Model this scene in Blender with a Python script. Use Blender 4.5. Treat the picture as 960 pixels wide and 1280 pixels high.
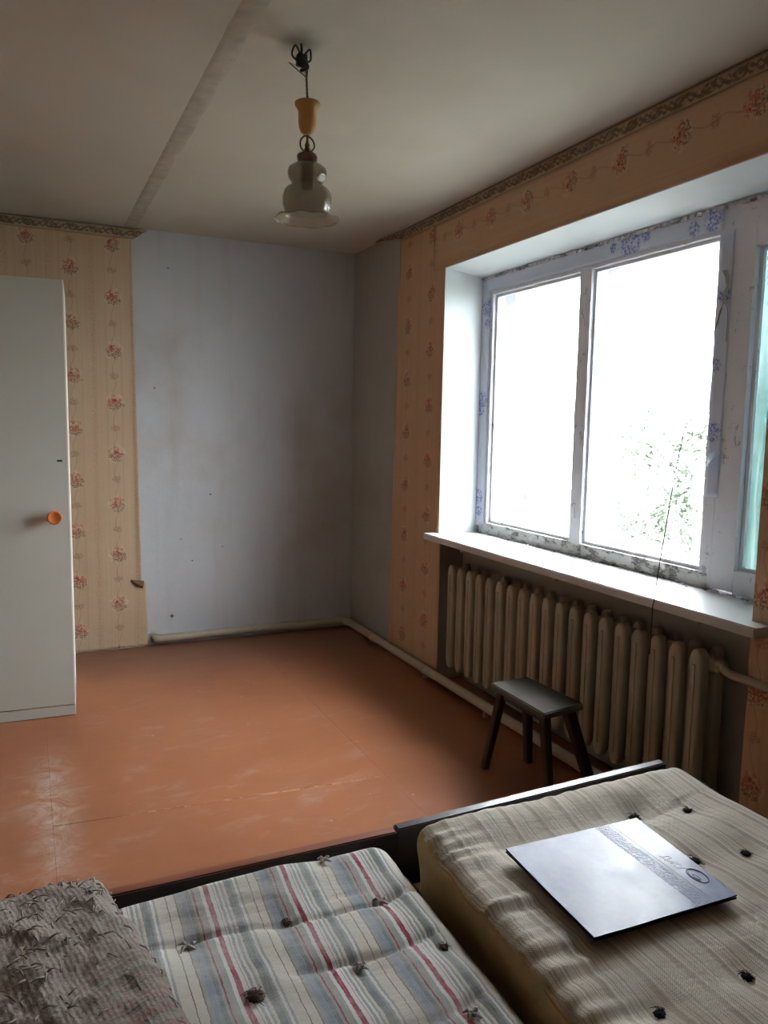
import bpy, bmesh, math, random
from mathutils import Vector, Matrix, noise
from math import sin, cos, pi, radians as R, exp
random.seed(7)
S = bpy.context.scene
C = S.collection
for o in list(bpy.data.objects): bpy.data.objects.remove(o)

# ------------------------------------------------------------------ camera
CAM_Z = 1.39272548
W, D, H = 2.0114, 4.81, 2.5          # window wall x, back wall y, ceiling z
XL, YR = -1.65, -1.55                # left wall x, rear wall y
cd = bpy.data.cameras.new('camera'); cam = bpy.data.objects.new('camera', cd); C.objects.link(cam)
yaw, pitch, roll = 0.438158043, 0.114219435, 0.0170828294
F = Vector((sin(yaw)*cos(pitch), cos(yaw)*cos(pitch), -sin(pitch)))
Rt = Vector((cos(yaw), -sin(yaw), 0)); U = Rt.cross(F)
r_ = cos(roll)*Rt + sin(roll)*U; u_ = -sin(roll)*Rt + cos(roll)*U
m = Matrix((r_, u_, -F)).transposed().to_4x4(); m.translation = (0, 0, CAM_Z)
cam.matrix_world = m
cd.sensor_fit = 'VERTICAL'; cd.sensor_height = 36.0; cd.lens = 958.88*36.0/1280.0; cd.clip_start = .02
S.camera = cam
S.view_settings.view_transform = 'Standard'; S.view_settings.look = 'None'
S.view_settings.gamma = 1.0; S.view_settings.use_curve_mapping = False
S.view_settings.exposure = 0.0

# ------------------------------------------------------------------ node helper
class NG:
    def __init__(s, tree): s.t = tree; s.N = tree.nodes; s.L = tree.links; s.N.clear()
    def put(s, sock, v):
        if v is None: return
        if isinstance(v, bpy.types.NodeSocket): s.L.new(v, sock)
        elif isinstance(v, (tuple, list)) and len(v) == 3 and sock.type == 'RGBA': sock.default_value = (*v, 1)
        else: sock.default_value = v
    def n(s, typ, ins=None, **props):
        nd = s.N.new(typ)
        for k, v in props.items(): setattr(nd, k, v)
        for k, v in (ins or {}).items(): s.put(nd.inputs[k], v)
        return nd
    def m(s, op, a, b=None, c=None, clamp=False):
        nd = s.N.new('ShaderNodeMath'); nd.operation = op; nd.use_clamp = clamp
        for i, v in enumerate((a, b, c)):
            if v is not None: s.put(nd.inputs[i], v)
        return nd.outputs[0]
    def xyz(s, v):
        nd = s.n('ShaderNodeSeparateXYZ', {0: v}); return nd.outputs
    def comb(s, x, y, z): return s.n('ShaderNodeCombineXYZ', {0: x, 1: y, 2: z}).outputs[0]
    def pos(s): return s.n('ShaderNodeTexCoord').outputs['Object']
    def noise(s, vec, scale, detail=4, rough=.55, dist=0.0):
        return s.n('ShaderNodeTexNoise', {'Vector': vec, 'Scale': scale, 'Detail': detail, 'Roughness': rough, 'Distortion': dist}).outputs['Fac']
    def vor(s, vec, scale, feature='F1'):
        return s.n('ShaderNodeTexVoronoi', {'Vector': vec, 'Scale': scale}, feature=feature).outputs['Distance']
    def scale(s, vec, x, y, z):
        return s.n('ShaderNodeVectorMath', {0: vec, 1: (x, y, z)}, operation='MULTIPLY').outputs[0]
    def step(s, v, lo, hi):   # smooth lo->hi gives 0->1 (works reversed too)
        return s.n('ShaderNodeMapRange', {0: v, 1: lo, 2: hi, 3: 0.0, 4: 1.0}, interpolation_type='SMOOTHSTEP').outputs[0]
    def mix(s, f, a, b):
        nd = s.n('ShaderNodeMix', data_type='RGBA'); s.put(nd.inputs[0], f); s.put(nd.inputs[6], a); s.put(nd.inputs[7], b); return nd.outputs[2]
    def ramp(s, f, stops, interp='LINEAR'):
        nd = s.n('ShaderNodeValToRGB'); cr = nd.color_ramp; cr.interpolation = interp
        while len(cr.elements) > 1: cr.elements.remove(cr.elements[-1])
        cr.elements[0].position = stops[0][0]; cr.elements[0].color = (*stops[0][1], 1)
        for p_, c_ in stops[1:]:
            e = cr.elements.new(p_); e.color = (*c_, 1)
        s.put(nd.inputs[0], f); return nd.outputs[0]
    def bump(s, h, strength=.3, dist=.01):
        return s.n('ShaderNodeBump', {'Height': h, 'Strength': strength, 'Distance': dist}).outputs[0]
    def schlick(s, f0=.04, k=1.0):
        geo = s.n('ShaderNodeNewGeometry').outputs
        d = s.m('ABSOLUTE', s.n('ShaderNodeVectorMath', {0: geo['Incoming'], 1: geo['Normal']}, operation='DOT_PRODUCT').outputs['Value'])
        return s.m('MULTIPLY', s.m('MULTIPLY_ADD', s.m('POWER', s.m('SUBTRACT', 1.0, d, clamp=True), 5.0), 1-f0, f0), k)
    def out(s, sh): s.L.new(sh, s.n('ShaderNodeOutputMaterial').inputs[0])
    def bsdf(s, col, rough=.8, normal=None, metal=0.0, spec=.5, **kw):
        ins = {'Base Color': col, 'Roughness': rough, 'Metallic': metal, 'Specular IOR Level': spec}
        ins.update(kw)
        nd = s.n('ShaderNodeBsdfPrincipled', ins)
        if normal is not None: s.L.new(normal, nd.inputs['Normal'])
        return nd.outputs[0]
def c(r, g, b):     # sRGB 0-255 -> linear
    f = lambda v: (v/255/12.92 if v/255 <= .04045 else ((v/255+.055)/1.055)**2.4)
    return (f(r), f(g), f(b))
def mat(name):
    mt = bpy.data.materials.new(name); mt.use_nodes = True; return mt, NG(mt.node_tree)

# ------------------------------------------------------------------ world (bright overcast sky)
SKY = 62.0     # zenith; luminance follows the standard overcast sky, (1 + 2 sin elevation) / 3
w = bpy.data.worlds.new('overcast_sky'); S.world = w; w.use_nodes = True
g = NG(w.node_tree)
gen = g.n('ShaderNodeTexCoord').outputs['Generated']
dz = g.m('MAXIMUM', g.xyz(gen)[2], 0.0)
lum = g.m('MULTIPLY_ADD', dz, 2/3, 1/3)
cl = g.noise(gen, 2.2, 5)
bg = g.n('ShaderNodeBackground', {'Color': (.925, .965, 1.0), 'Strength': g.m('MULTIPLY', lum, g.m('MULTIPLY', g.m('MULTIPLY_ADD', cl, .24, .88), SKY))})
g.L.new(bg.outputs[0], g.n('ShaderNodeOutputWorld').inputs[0])

# ------------------------------------------------------------------ mesh helpers
def tag(o, label=None, cat=None, group=None, kind=None):
    if label: o['label'] = label
    if cat: o['category'] = cat
    if group: o['group'] = group
    if kind: o['kind'] = kind
    return o
def obj(name, bm, mt, parent=None, smooth=False, label=None, kind=None, loc=None):
    me = bpy.data.meshes.new(name)
    if not isinstance(bm, bmesh.types.BMesh): me.from_pydata(*bm)
    else:
        bmesh.ops.recalc_face_normals(bm, faces=bm.faces); bm.to_mesh(me); bm.free()
    for q in (mt if isinstance(mt, (list, tuple)) else [mt]): me.materials.append(q)
    if smooth:
        for p_ in me.polygons: p_.use_smooth = True
    o = bpy.data.objects.new(name, me); C.objects.link(o)
    if loc: o.location = loc
    if parent: o.parent = parent
    if label: o['label'] = label
    if kind: o['kind'] = kind
    return o
def empty(name, loc=(0, 0, 0), rz=0.0):
    o = bpy.data.objects.new(name, None); C.objects.link(o); o.location = loc; o.rotation_euler = (0, 0, rz); o.empty_display_size = .1
    return o
def box(bm, x0, x1, y0, y1, z0, z1, bev=0.0, mi=0):
    r = bmesh.ops.create_cube(bm, size=1.0); vs = r['verts']
    for v in vs:
        v.co = Vector(((x0+x1)/2+v.co.x*(x1-x0), (y0+y1)/2+v.co.y*(y1-y0), (z0+z1)/2+v.co.z*(z1-z0)))
    fs = {f for v in vs for f in v.link_faces}
    for f in fs: f.material_index = mi
    if bev: bmesh.ops.bevel(bm, geom=list({e for f in fs for e in f.edges}), offset=bev, segments=2, affect='EDGES', profile=.6)
    return bm
def nb(): return bmesh.new()
def bx(*a, **k): return box(nb(), *a, **k)
def tube(bm, pts, rad, seg=10, cap=True, closed=False):
    pts = [Vector(q) for q in pts]; n = len(pts)
    rads = rad if isinstance(rad, (list, tuple)) else [rad]*n
    rings = []; prev = None
    for i, q in enumerate(pts):
        a = pts[(i-1) % n] if (closed or i > 0) else q
        b = pts[(i+1) % n] if (closed or i < n-1) else q
        t = (b-a).normalized()
        if prev is None:
            ref = Vector((0, 0, 1)) if abs(t.z) < .9 else Vector((1, 0, 0))
            nx = t.cross(ref).normalized()
        else: nx = (prev - t*prev.dot(t)).normalized()
        prev = nx; ny = t.cross(nx)
        rings.append([bm.verts.new(q + rads[i]*(cos(2*pi*k/seg)*nx + sin(2*pi*k/seg)*ny)) for k in range(seg)])
    m_ = n if closed else n-1
    for i in range(m_):
        A, B = rings[i], rings[(i+1) % n]
        for k in range(seg): bm.faces.new((A[k], A[(k+1) % seg], B[(k+1) % seg], B[k]))
    if cap and not closed:
        bm.faces.new(rings[0]); bm.faces.new(rings[-1][::-1])
    return bm
def lathe(bm, prof, cx, cy, seg=32, flute=None):
    rings = []
    for i, (r, z) in enumerate(prof):
        rings.append([bm.verts.new((cx+(r*(1+(flute(i, 2*pi*k/seg) if flute else 0)))*cos(2*pi*k/seg),
                                    cy+(r*(1+(flute(i, 2*pi*k/seg) if flute else 0)))*sin(2*pi*k/seg), z)) for k in range(seg)])
    for A, B in zip(rings, rings[1:]):
        for k in range(seg): bm.faces.new((A[k], A[(k+1) % seg], B[(k+1) % seg], B[k]))
    return bm
def smoothpath(pts, n=8):
    pts = [Vector(q) for q in pts]; out = []
    P = [pts[0]*2-pts[1]] + pts + [pts[-1]*2-pts[-2]]
    for i in range(1, len(P)-2):
        for k in range(n):
            t = k/n; a, b, c_, d = P[i-1], P[i], P[i+1], P[i+2]
            out.append(.5*((2*b)+(c_-a)*t+(2*a-5*b+4*c_-d)*t*t+(3*b-a-3*c_+d)*t**3))
    out.append(pts[-1]); return out
def nz(x, y, z=0.0): return noise.noise(Vector((x, y, z)))
def sstep(x, a, b):
    t = max(0., min(1., (x-a)/(b-a))); return t*t*(3-2*t)
def gridsheet(nu, nv, fn):      # fn(u,v)->(x,y,z)
    vs = [fn(i/nu, j/nv) for j in range(nv+1) for i in range(nu+1)]
    fs = [(j*(nu+1)+i, j*(nu+1)+i+1, (j+1)*(nu+1)+i+1, (j+1)*(nu+1)+i) for j in range(nv) for i in range(nu)]
    return (vs, [], fs)

# ------------------------------------------------------------------ materials
def simple(name, col, rough=.7, bumpscale=0, bs=.2, var=.12, vscale=6, metal=0.0, spec=.5):
    mt, g = mat(name); p_ = g.pos()
    v = g.noise(p_, vscale, 5)
    k = tuple(max(0, x*(1-var*2)) for x in col); l = tuple(min(1, x*(1+var)) for x in col)
    cc = g.mix(v, k, l)
    nrm = g.bump(g.noise(p_, bumpscale, 4), bs, .004) if bumpscale else None
    g.out(g.bsdf(cc, rough, nrm, metal, spec)); return mt

def spots(g, a, b, lst):
    acc = None
    for (x, y, r) in lst:
        d = g.m('SQRT', g.m('ADD', g.m('POWER', g.m('SUBTRACT', a, x), 2.0), g.m('POWER', g.m('SUBTRACT', b, y), 2.0)))
        s_ = g.step(d, r, r*.55)
        acc = s_ if acc is None else g.m('MAXIMUM', acc, s_)
    return acc

def plaster(name, col, dirt, amount=.5, sp=None, axes=(0, 2), bs=.25):
    mt, g = mat(name); p_ = g.pos(); xyz = g.xyz(p_)
    big = g.noise(p_, 1.3, 5, .6); fine = g.noise(p_, 28, 6, .7)
    st = g.noise(g.scale(p_, 9, 9, .8), 1.0, 5, .6)
    f = g.m('MULTIPLY', g.m('ADD', g.step(big, .45, .75), g.m('MULTIPLY', g.step(st, .5, .8), .6)), amount, clamp=True)
    cc = g.mix(f, col, dirt)
    cc = g.mix(g.m('MULTIPLY', g.step(fine, .55, .8), .12), cc, tuple(x*.7 for x in col))
    if sp:
        s_ = spots(g, xyz[axes[0]], xyz[axes[1]], sp)
        cc = g.mix(g.m('MULTIPLY', s_, .8), cc, c(58, 52, 46))
    g.out(g.bsdf(cc, .85, g.bump(g.m('ADD', g.noise(p_, 9, 6, .6), g.m('MULTIPLY', fine, .25)), bs, .012), spec=.25)); return mt

M = {}
M['wall'] = plaster('whitewashed_plaster', c(196, 199, 202), c(168, 160, 148), .55,
    [(.80, .176, .014), (.717, 1.584, .006), (1.047, .935, .007), (.807, 2.293, .006), (.93, .52, .006), (1.12, .60, .005), (.86, .66, .005)])
M['walldark'] = plaster('bare_plaster', c(172, 170, 164), c(140, 132, 120), .5)
M['reveal'] = plaster('reveal_paint', c(214, 222, 224), c(196, 200, 196), .35, bs=.15)

def ceil_mat():
    mt, g = mat('ceiling_whitewash'); p_ = g.pos(); x, y, z = g.xyz(p_)
    big = g.noise(p_, .9, 5, .6); fine = g.noise(p_, 22, 6, .7)
    cc = g.mix(g.m('MULTIPLY', g.step(big, .4, .75), .5), c(196, 191, 178), c(172, 164, 146))
    # soot smudge round the lamp hook
    d = g.m('SQRT', g.m('ADD', g.m('POWER', g.m('SUBTRACT', x, .77), 2.0), g.m('POWER', g.m('MULTIPLY', g.m('SUBTRACT', y, 2.28), .8), 2.0)))
    sm = g.step(g.m('ADD', d, g.m('MULTIPLY', g.noise(p_, 18, 4), .05)), .12, .03)
    cc = g.mix(g.m('MULTIPLY', sm, .65), cc, c(95, 88, 72))
    cc = g.mix(g.m('MULTIPLY', g.step(fine, .6, .8), .1), cc, c(130, 122, 105))
    g.out(g.bsdf(cc, .9, g.bump(g.m('ADD', g.noise(p_, 5, 6, .6), g.m('MULTIPLY', fine, .2)), .3, .012), spec=.2)); return mt
M['ceiling'] = ceil_mat()
M['joint'] = simple('ceiling_joint_filler', c(180, 173, 158), .9, 30, .4, .2, 14)

def floor_mat():
    mt, g = mat('red_brown_floor_paint'); p_ = g.pos(); x, y, z = g.xyz(p_)
    big = g.noise(p_, 1.6, 6, .62); mid = g.noise(g.scale(p_, 1, 2.2, 1), 5.0, 6, .7, .6); fine = g.noise(p_, 40, 5, .7)
    base = g.mix(big, c(128, 81, 56), c(166, 106, 72))
    # pale dusty scuffs
    scuff = g.m('MULTIPLY', g.step(mid, .48, .70), g.step(g.m('ADD', big, g.m('MULTIPLY', x, -.06)), .36, .56))
    cc = g.mix(g.m('MULTIPLY', scuff, .62), base, c(176, 146, 130))
    # worn paint along the sheet joint at x = .045 and cross joint at y = 2.67
    nn = g.noise(p_, 7, 6, .7)
    jx = g.m('ABSOLUTE', g.m('SUBTRACT', x, g.m('MULTIPLY_ADD', nn, .10, .0)))
    wx = g.m('MULTIPLY', g.m('POWER', g.step(jx, .15, .0), 1.6), g.m('MULTIPLY', g.step(g.noise(g.scale(p_, 1, 1, 1), 8, 8, .8, 1.0), .36, .70), g.m('MULTIPLY', g.step(y, 3.6, 3.1), g.step(y, 1.9, 2.5))))
    cc = g.mix(g.m('MULTIPLY', wx, .75), cc, c(190, 176, 164))
    jy = g.m('ABSOLUTE', g.m('SUBTRACT', y, g.m('MULTIPLY_ADD', x, -.082, 2.735)))
    wy = g.m('MULTIPLY', g.step(jy, .009, .003), g.m('MULTIPLY', g.step(g.noise(p_, 14, 5, .7), .42, .58), g.m('MULTIPLY', g.step(x, .2, .4), g.step(x, 1.35, 1.1))))
    cc = g.mix(g.m('MULTIPLY', wy, .6), cc, c(214, 170, 140))
    # grey settled dust near the back wall
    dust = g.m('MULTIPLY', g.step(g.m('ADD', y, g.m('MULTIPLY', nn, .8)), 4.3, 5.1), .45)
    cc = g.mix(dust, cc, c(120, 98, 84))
    sp = g.step(g.vor(p_, 7.0), .035, .02)
    cc = g.mix(g.m('MULTIPLY', sp, .7), cc, c(200, 185, 165))
    rough = g.m('ADD', g.m('MULTIPLY_ADD', mid, .25, .30), g.m('MULTIPLY', g.m('ADD', scuff, wx), .25))
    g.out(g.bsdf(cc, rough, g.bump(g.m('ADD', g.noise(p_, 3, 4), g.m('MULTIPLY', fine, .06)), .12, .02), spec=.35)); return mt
M['floor'] = floor_mat()

def flower_layer(g, u, v, cc, cu, cv, u0, v0, half=True):
    """bunches of flowers printed in columns: cu wide, cv apart; u0,v0 centre of one bunch"""
    a = g.m('DIVIDE', g.m('SUBTRACT', u, u0-cu/2), cu); col = g.m('FLOOR', a)
    off = g.m('MULTIPLY', g.m('MODULO', g.m('ABSOLUTE', col), 2.0), .5 if half else 0.0)
    lu = g.m('MULTIPLY', g.m('SUBTRACT', g.m('FRACT', a), .5), cu)
    b = g.m('ADD', g.m('DIVIDE', g.m('SUBTRACT', v, v0-cv/2), cv), off)
    lv = g.m('MULTIPLY', g.m('SUBTRACT', g.m('FRACT', b), .5), cv)
    vec = g.comb(u, v, 0.0)
    wob = g.m('MULTIPLY', g.m('SUBTRACT', g.noise(vec, 45, 3, .6), .5), .05)
    def dist(x0, y0, sx=1.0, sy=1.0):
        return g.m('ADD', g.m('SQRT', g.m('ADD', g.m('POWER', g.m('MULTIPLY', g.m('SUBTRACT', lu, x0), sx), 2.0), g.m('POWER', g.m('MULTIPLY', g.m('SUBTRACT', lv, y0), sy), 2.0))), wob)
    pet = g.vor(vec, 68)                       # petals
    petm = g.step(pet, .62, .42)
    halo = g.step(g.m('ABSOLUTE', g.m('SUBTRACT', dist(0, 0), .048)), .007, .002)
    cc = g.mix(g.m('MULTIPLY', g.m('MULTIPLY', halo, g.step(g.noise(vec, 22, 3, .6), .46, .58)), .32), cc, c(228, 214, 194))
    glow = g.step(dist(0, 0), .05, .02)
    cc = g.mix(g.m('MULTIPLY', glow, .3), cc, c(216, 186, 160))
    leaf = g.m('MULTIPLY', g.step(dist(.004, -.016, .72, 1.0), .034, .026), g.step(g.noise(vec, 120, 3, .6), .47, .53))
    cc = g.mix(g.m('MULTIPLY', leaf, .75), cc, c(98, 78, 58))
    red = g.m('MULTIPLY', g.step(dist(0, .009, .82, 1.0), .037, .027), petm)
    cc = g.mix(g.m('MULTIPLY', red, .72), cc, c(186, 96, 78))
    core = g.m('MULTIPLY', g.step(dist(-.004, .012), .014, .008), petm)
    cc = g.mix(g.m('MULTIPLY', core, .8), cc, c(150, 50, 44))
    # small bunch between: shift by half
    lv2 = g.m('MULTIPLY', g.m('SUBTRACT', g.m('FRACT', g.m('ADD', b, .5)), .5), cv)
    d2 = g.m('ADD', g.m('SQRT', g.m('ADD', g.m('POWER', lu, 2.0), g.m('POWER', g.m('MULTIPLY', lv2, 1.4), 2.0))), wob)
    sm = g.m('MULTIPLY', g.step(d2, .030, .021), g.step(g.noise(vec, 150, 3, .6), .45, .52))
    cc = g.mix(g.m('MULTIPLY', sm, .6), cc, c(146, 104, 80))
    # stalk linking
    stem = g.m('MULTIPLY', g.step(g.m('ABSOLUTE', g.m('ADD', lu, g.m('MULTIPLY', g.m('SINE', g.m('MULTIPLY', lv, 2*pi/cv*2)), .009))), .0032, .0012), .35)
    cc = g.mix(stem, cc, c(128, 98, 74))
    return cc
def wallpaper(name, ua, va, cu, cv, u0, v0, half=True, light=(204, 184, 156), dark=(182, 154, 122)):
    mt, g = mat(name); p_ = g.pos(); xyz = g.xyz(p_); u, v = xyz[ua], xyz[va]
    big = g.noise(p_, 1.6, 5, .6)
    base = g.mix(big, c(*dark), c(*light))
    strp = g.noise(g.comb(g.m('MULTIPLY', u, 60.0), g.m('MULTIPLY', v, .4), 0.0), 1.0, 3, .6)
    base = g.mix(g.m('MULTIPLY', g.step(strp, .45, .7), .3), base, c(176, 134, 96))
    # pale laced band halfway between the flower columns
    q = g.m('ABSOLUTE', g.m('SUBTRACT', g.m('FRACT', g.m('DIVIDE', g.m('SUBTRACT', u, u0), cu)), .5))
    band = g.m('MULTIPLY', g.step(q, .09, .05), g.step(g.noise(g.comb(u, v, 0.0), 90, 3, .7), .45, .6))
    base = g.mix(g.m('MULTIPLY', band, .3), base, c(160, 116, 84))
    cc = flower_layer(g, u, v, base, cu, cv, u0, v0, half)
    sp = g.step(g.noise(p_, 160, 2, .6), .62, .72)
    cc = g.mix(g.m('MULTIPLY', sp, .18), cc, c(150, 112, 84))
    g.out(g.bsdf(cc, .78, g.bump(g.noise(p_, 6, 5), .25, .012), spec=.3)); return mt
M['paper_back'] = wallpaper('flowered_wallpaper_back', 0, 2, .225, .302, .488, 1.19)
M['paper_win'] = wallpaper('flowered_wallpaper_window', 1, 2, .27, .30, 3.73, 1.20, light=(206, 174, 144), dark=(186, 146, 114))
M['paper_lintel'] = wallpaper('flowered_wallpaper_garland', 2, 1, .50, .288, 2.36, 2.875, False, light=(201, 174, 146), dark=(182, 148, 117))

def border_mat(name, ax):
    mt, g = mat(name); p_ = g.pos(); xyz = g.xyz(p_); u, v = xyz[ax], xyz[2]
    vec = g.comb(u, v, 0.0)
    lv = g.m('SUBTRACT', v, 2.466)
    ph = g.m('MULTIPLY', u, 2*pi/.115)
    def near(e, wd): return g.step(g.m('ABSOLUTE', e), wd, wd*.4)
    scroll = near(g.m('SUBTRACT', lv, g.m('MULTIPLY', g.m('SINE', ph), .013)), .010)
    scroll2 = near(g.m('ADD', lv, g.m('MULTIPLY', g.m('SINE', g.m('MULTIPLY', ph, 2.0)), .012)), .007)
    lu = g.m('MULTIPLY', g.m('SUBTRACT', g.m('FRACT', g.m('DIVIDE', u, .115)), .5), .115)
    ring = near(g.m('SUBTRACT', g.m('SQRT', g.m('ADD', g.m('POWER', g.m('MULTIPLY', lu, .6), 2.0), g.m('POWER', lv, 2.0))), .013), .008)
    f = g.m('MAXIMUM', g.m('MAXIMUM', scroll, ring), scroll2)
    f = g.m('MULTIPLY', f, g.step(g.noise(vec, 60, 3, .6), .36, .48))
    base = g.mix(g.noise(p_, 20, 4), c(156, 138, 112), c(182, 164, 138))
    cc = g.mix(g.m('MULTIPLY', f, .75), base, c(76, 56, 40))
    edge = g.m('MAXIMUM', near(g.m('SUBTRACT', lv, .027), .004), near(g.m('ADD', lv, .028), .004))
    cc = g.mix(g.m('MULTIPLY', edge, .6), cc, c(104, 80, 58))
    g.out(g.bsdf(cc, .8, spec=.3)); return mt
M['border_y'] = border_mat('scroll_border_side', 1); M['border_x'] = border_mat('scroll_border_back', 0)
M['paperback'] = simple('brown_paper_reverse', c(126, 92, 62), .85, 40, .2)

def frame_mat():
    mt, g = mat('peeling_window_paint'); p_ = g.pos()
    cc = g.mix(g.noise(p_, 3.5, 5), c(212, 214, 224), c(230, 231, 236))
    ylw = g.step(g.noise(p_, 2.1, 4), .56, .72)
    cc = g.mix(g.m('MULTIPLY', ylw, .35), cc, c(196, 184, 150))
    chip = g.step(g.noise(g.scale(p_, 1, 1, .6), 26, 6, .75), .60, .66)
    cc = g.mix(g.m('MULTIPLY', chip, .65), cc, c(120, 106, 88))
    crack = g.step(g.n('ShaderNodeTexVoronoi', {'Vector': g.scale(p_, 1, .5, .4), 'Scale': 62.0}, feature='DISTANCE_TO_EDGE').outputs['Distance'], .02, .0)
    cc = g.mix(g.m('MULTIPLY', g.m('MULTIPLY', crack, g.step(g.noise(p_, 9, 3), .58, .66)), .5), cc, c(70, 62, 52))
    g.out(g.bsdf(cc, .45, g.bump(g.m('SUBTRACT', g.noise(p_, 18, 5), g.m('MULTIPLY', chip, .5)), .5, .01), spec=.5)); return mt
M['frame'] = frame_mat()
def rail_mat():
    mt, g = mat('flaking_bottom_rail_paint'); p_ = g.pos()
    cc = g.mix(g.noise(p_, 8, 5), c(210, 210, 208), c(232, 232, 230))
    chip = g.step(g.noise(g.scale(p_, 1, .7, 1.6), 17, 7, .78), .50, .60)
    cc = g.mix(g.m('MULTIPLY', chip, .8), cc, c(78, 70, 58))
    g.out(g.bsdf(cc, .6, g.bump(g.m('SUBTRACT', g.noise(p_, 30, 5), g.m('MULTIPLY', chip, .7)), .7, .012))); return mt
M['rail'] = rail_mat()
def seal_mat():
    mt, g = mat('sealing_paper_with_blue_flowers'); p_ = g.pos(); x, y, z = g.xyz(p_)
    cc = g.mix(g.noise(p_, 6, 5), c(196, 204, 222), c(214, 220, 232))
    pts = [(3.53, 2.01, .062), (3.535, 1.93, .03), (3.557, 1.53, .055), (3.565, 1.47, .03), (3.567, 1.01, .05), (3.56, .93, .035), (2.485, 2.132, .07), (2.40, 2.15, .035), (2.58, 2.13, .03), (2.07, 2.13, .05), (2.16, 2.12, .035), (2.012, 1.384, .045), (2.0, 1.858, .035), (2.02, 1.62, .03)]
    s_ = spots(g, y, z, pts)
    pet = g.step(g.vor(g.comb(y, z, 0.0), 95), .6, .36)
    lf = g.step(g.noise(p_, 75, 3), .45, .52)
    cc = g.mix(g.m('MULTIPLY', g.m('MULTIPLY', s_, lf), .5), cc, c(150, 156, 200))
    cc = g.mix(g.m('MULTIPLY', g.m('MULTIPLY', s_, pet), .7), cc, c(72, 84, 170))
    g.out(g.bsdf(cc, .8, g.bump(g.noise(p_, 25, 4), .4, .006), spec=.3)); return mt
M['seal'] = seal_mat()
def sill_mat():
    mt, g = mat('glossy_white_sill_paint'); p_ = g.pos(); x, y, z = g.xyz(p_)
    cc = g.mix(g.noise(p_, 7, 5), c(200, 202, 200), c(220, 222, 222))
    dirt = g.m('MULTIPLY', g.step(g.m('ADD', x, g.m('MULTIPLY', g.noise(p_, 14, 6, .7), .07)), 2.20, 2.28), g.step(g.noise(p_, 30, 6, .75), .38, .55))
    cc = g.mix(g.m('MULTIPLY', dirt, .8), cc, c(66, 60, 50))
    sp = g.step(g.noise(p_, 60, 5, .7), .68, .74)
    cc = g.mix(g.m('MULTIPLY', sp, .5), cc, c(110, 100, 88))
    g.out(g.bsdf(cc, .28, g.bump(g.noise(p_, 20, 4), .1, .004))); return mt
M['sill'] = sill_mat()
def glass_mat(name, tint, trans=.93, ior=1.45):
    mt, g = mat(name)
    fr = g.schlick()
    t = g.n('ShaderNodeBsdfTransparent', {'Color': tint}).outputs[0]
    gl = g.n('ShaderNodeBsdfGlossy', {'Color': (1, 1, 1), 'Roughness': .03}).outputs[0]
    mx = g.n('ShaderNodeMixShader', {0: fr, 1: t, 2: gl}).outputs[0]
    g.out(mx); return mt
M['glass'] = glass_mat('window_glass', (.975, .978, .982))
def dirtyglass():
    mt, g = mat('dusty_window_glass'); p_ = g.pos()
    fr = g.schlick()
    t = g.n('ShaderNodeBsdfTransparent', {'Color': (.965, .97, .975)}).outputs[0]
    gl = g.n('ShaderNodeBsdfGlossy', {'Color': (1, 1, 1), 'Roughness': .04}).outputs[0]
    d = g.n('ShaderNodeBsdfTranslucent', {'Color': (.8, .8, .78)}).outputs[0]
    a = g.n('ShaderNodeMixShader', {0: g.m('MULTIPLY', g.step(g.noise(p_, 5, 6, .7), .4, .8), .14), 1: t, 2: d}).outputs[0]
    g.out(g.n('ShaderNodeMixShader', {0: fr, 1: a, 2: gl}).outputs[0]); return mt
M['dusty'] = dirtyglass()
def film_mat():
    mt, g = mat('teal_netting'); p_ = g.pos()
    st = g.noise(g.scale(p_, 1, 30, 1.2), 1.0, 5, .6)
    k = g.step(st, .35, .7)
    t = g.n('ShaderNodeBsdfTransparent', {'Color': g.mix(k, c(26, 40, 40), c(56, 66, 66))}).outputs[0]
    d = g.n('ShaderNodeBsdfTranslucent', {'Color': g.mix(k, c(50, 72, 68), c(78, 96, 92))}).outputs[0]
    g.out(g.n('ShaderNodeMixShader', {0: .5, 1: t, 2: d}).outputs[0]); return mt
M['film'] = film_mat()
M['radiator'] = simple('yellowed_radiator_enamel', c(184, 177, 160), .42, 60, .12, .12, 5)
M['pipe'] = simple('painted_steel_pipe', c(186, 176, 154), .4, 50, .1, .14, 6)
M['white_enamel'] = simple('grey_white_cabinet_paint', c(186, 188, 178), .42, 0, 0, .04, 3)
M['cab_lit_edge'] = simple('cabinet_paint_lit_edge', c(226, 222, 212), .5, 0, 0, .04, 3)  # paler than the doors: window light on the side put into the colour
M['black'] = simple('black_slot', c(24, 22, 20), .8)
M['knob'] = simple('amber_plastic', c(196, 112, 62), .3, 0, 0, .08, 20)
def wood(name, a, b, rough, spec=.5, ax=0):
    mt, g = mat(name); p_ = g.pos()
    s_ = [14, 14, 14]; s_[ax] = 1.2
    gr = g.noise(g.scale(p_, *s_), 2.0, 6, .65, 1.2)
    g.out(g.bsdf(g.mix(gr, a, b), g.m('MULTIPLY_ADD', gr, .15, rough), g.bump(gr, .1, .003), spec=spec)); return mt
M['board_red'] = wood('red_brown_veneer', c(112, 60, 40), c(150, 88, 62), .45)
M['board_dark'] = wood('dark_polished_veneer', c(34, 22, 18), c(58, 38, 30), .26, .8)
M['bed_side'] = wood('dark_bed_veneer', c(30, 20, 16), c(48, 32, 26), .4)
M['bed_pine'] = wood('bare_pine_slats', c(150, 118, 82), c(180, 148, 108), .7)
M['stool'] = wood('worn_dark_stool_wood', c(66, 63, 56), c(90, 86, 76), .6, .4, 1)
M['stool_leg'] = wood('dark_stool_leg_wood', c(44, 32, 26), c(70, 52, 42), .6, .4, 2)
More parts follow.
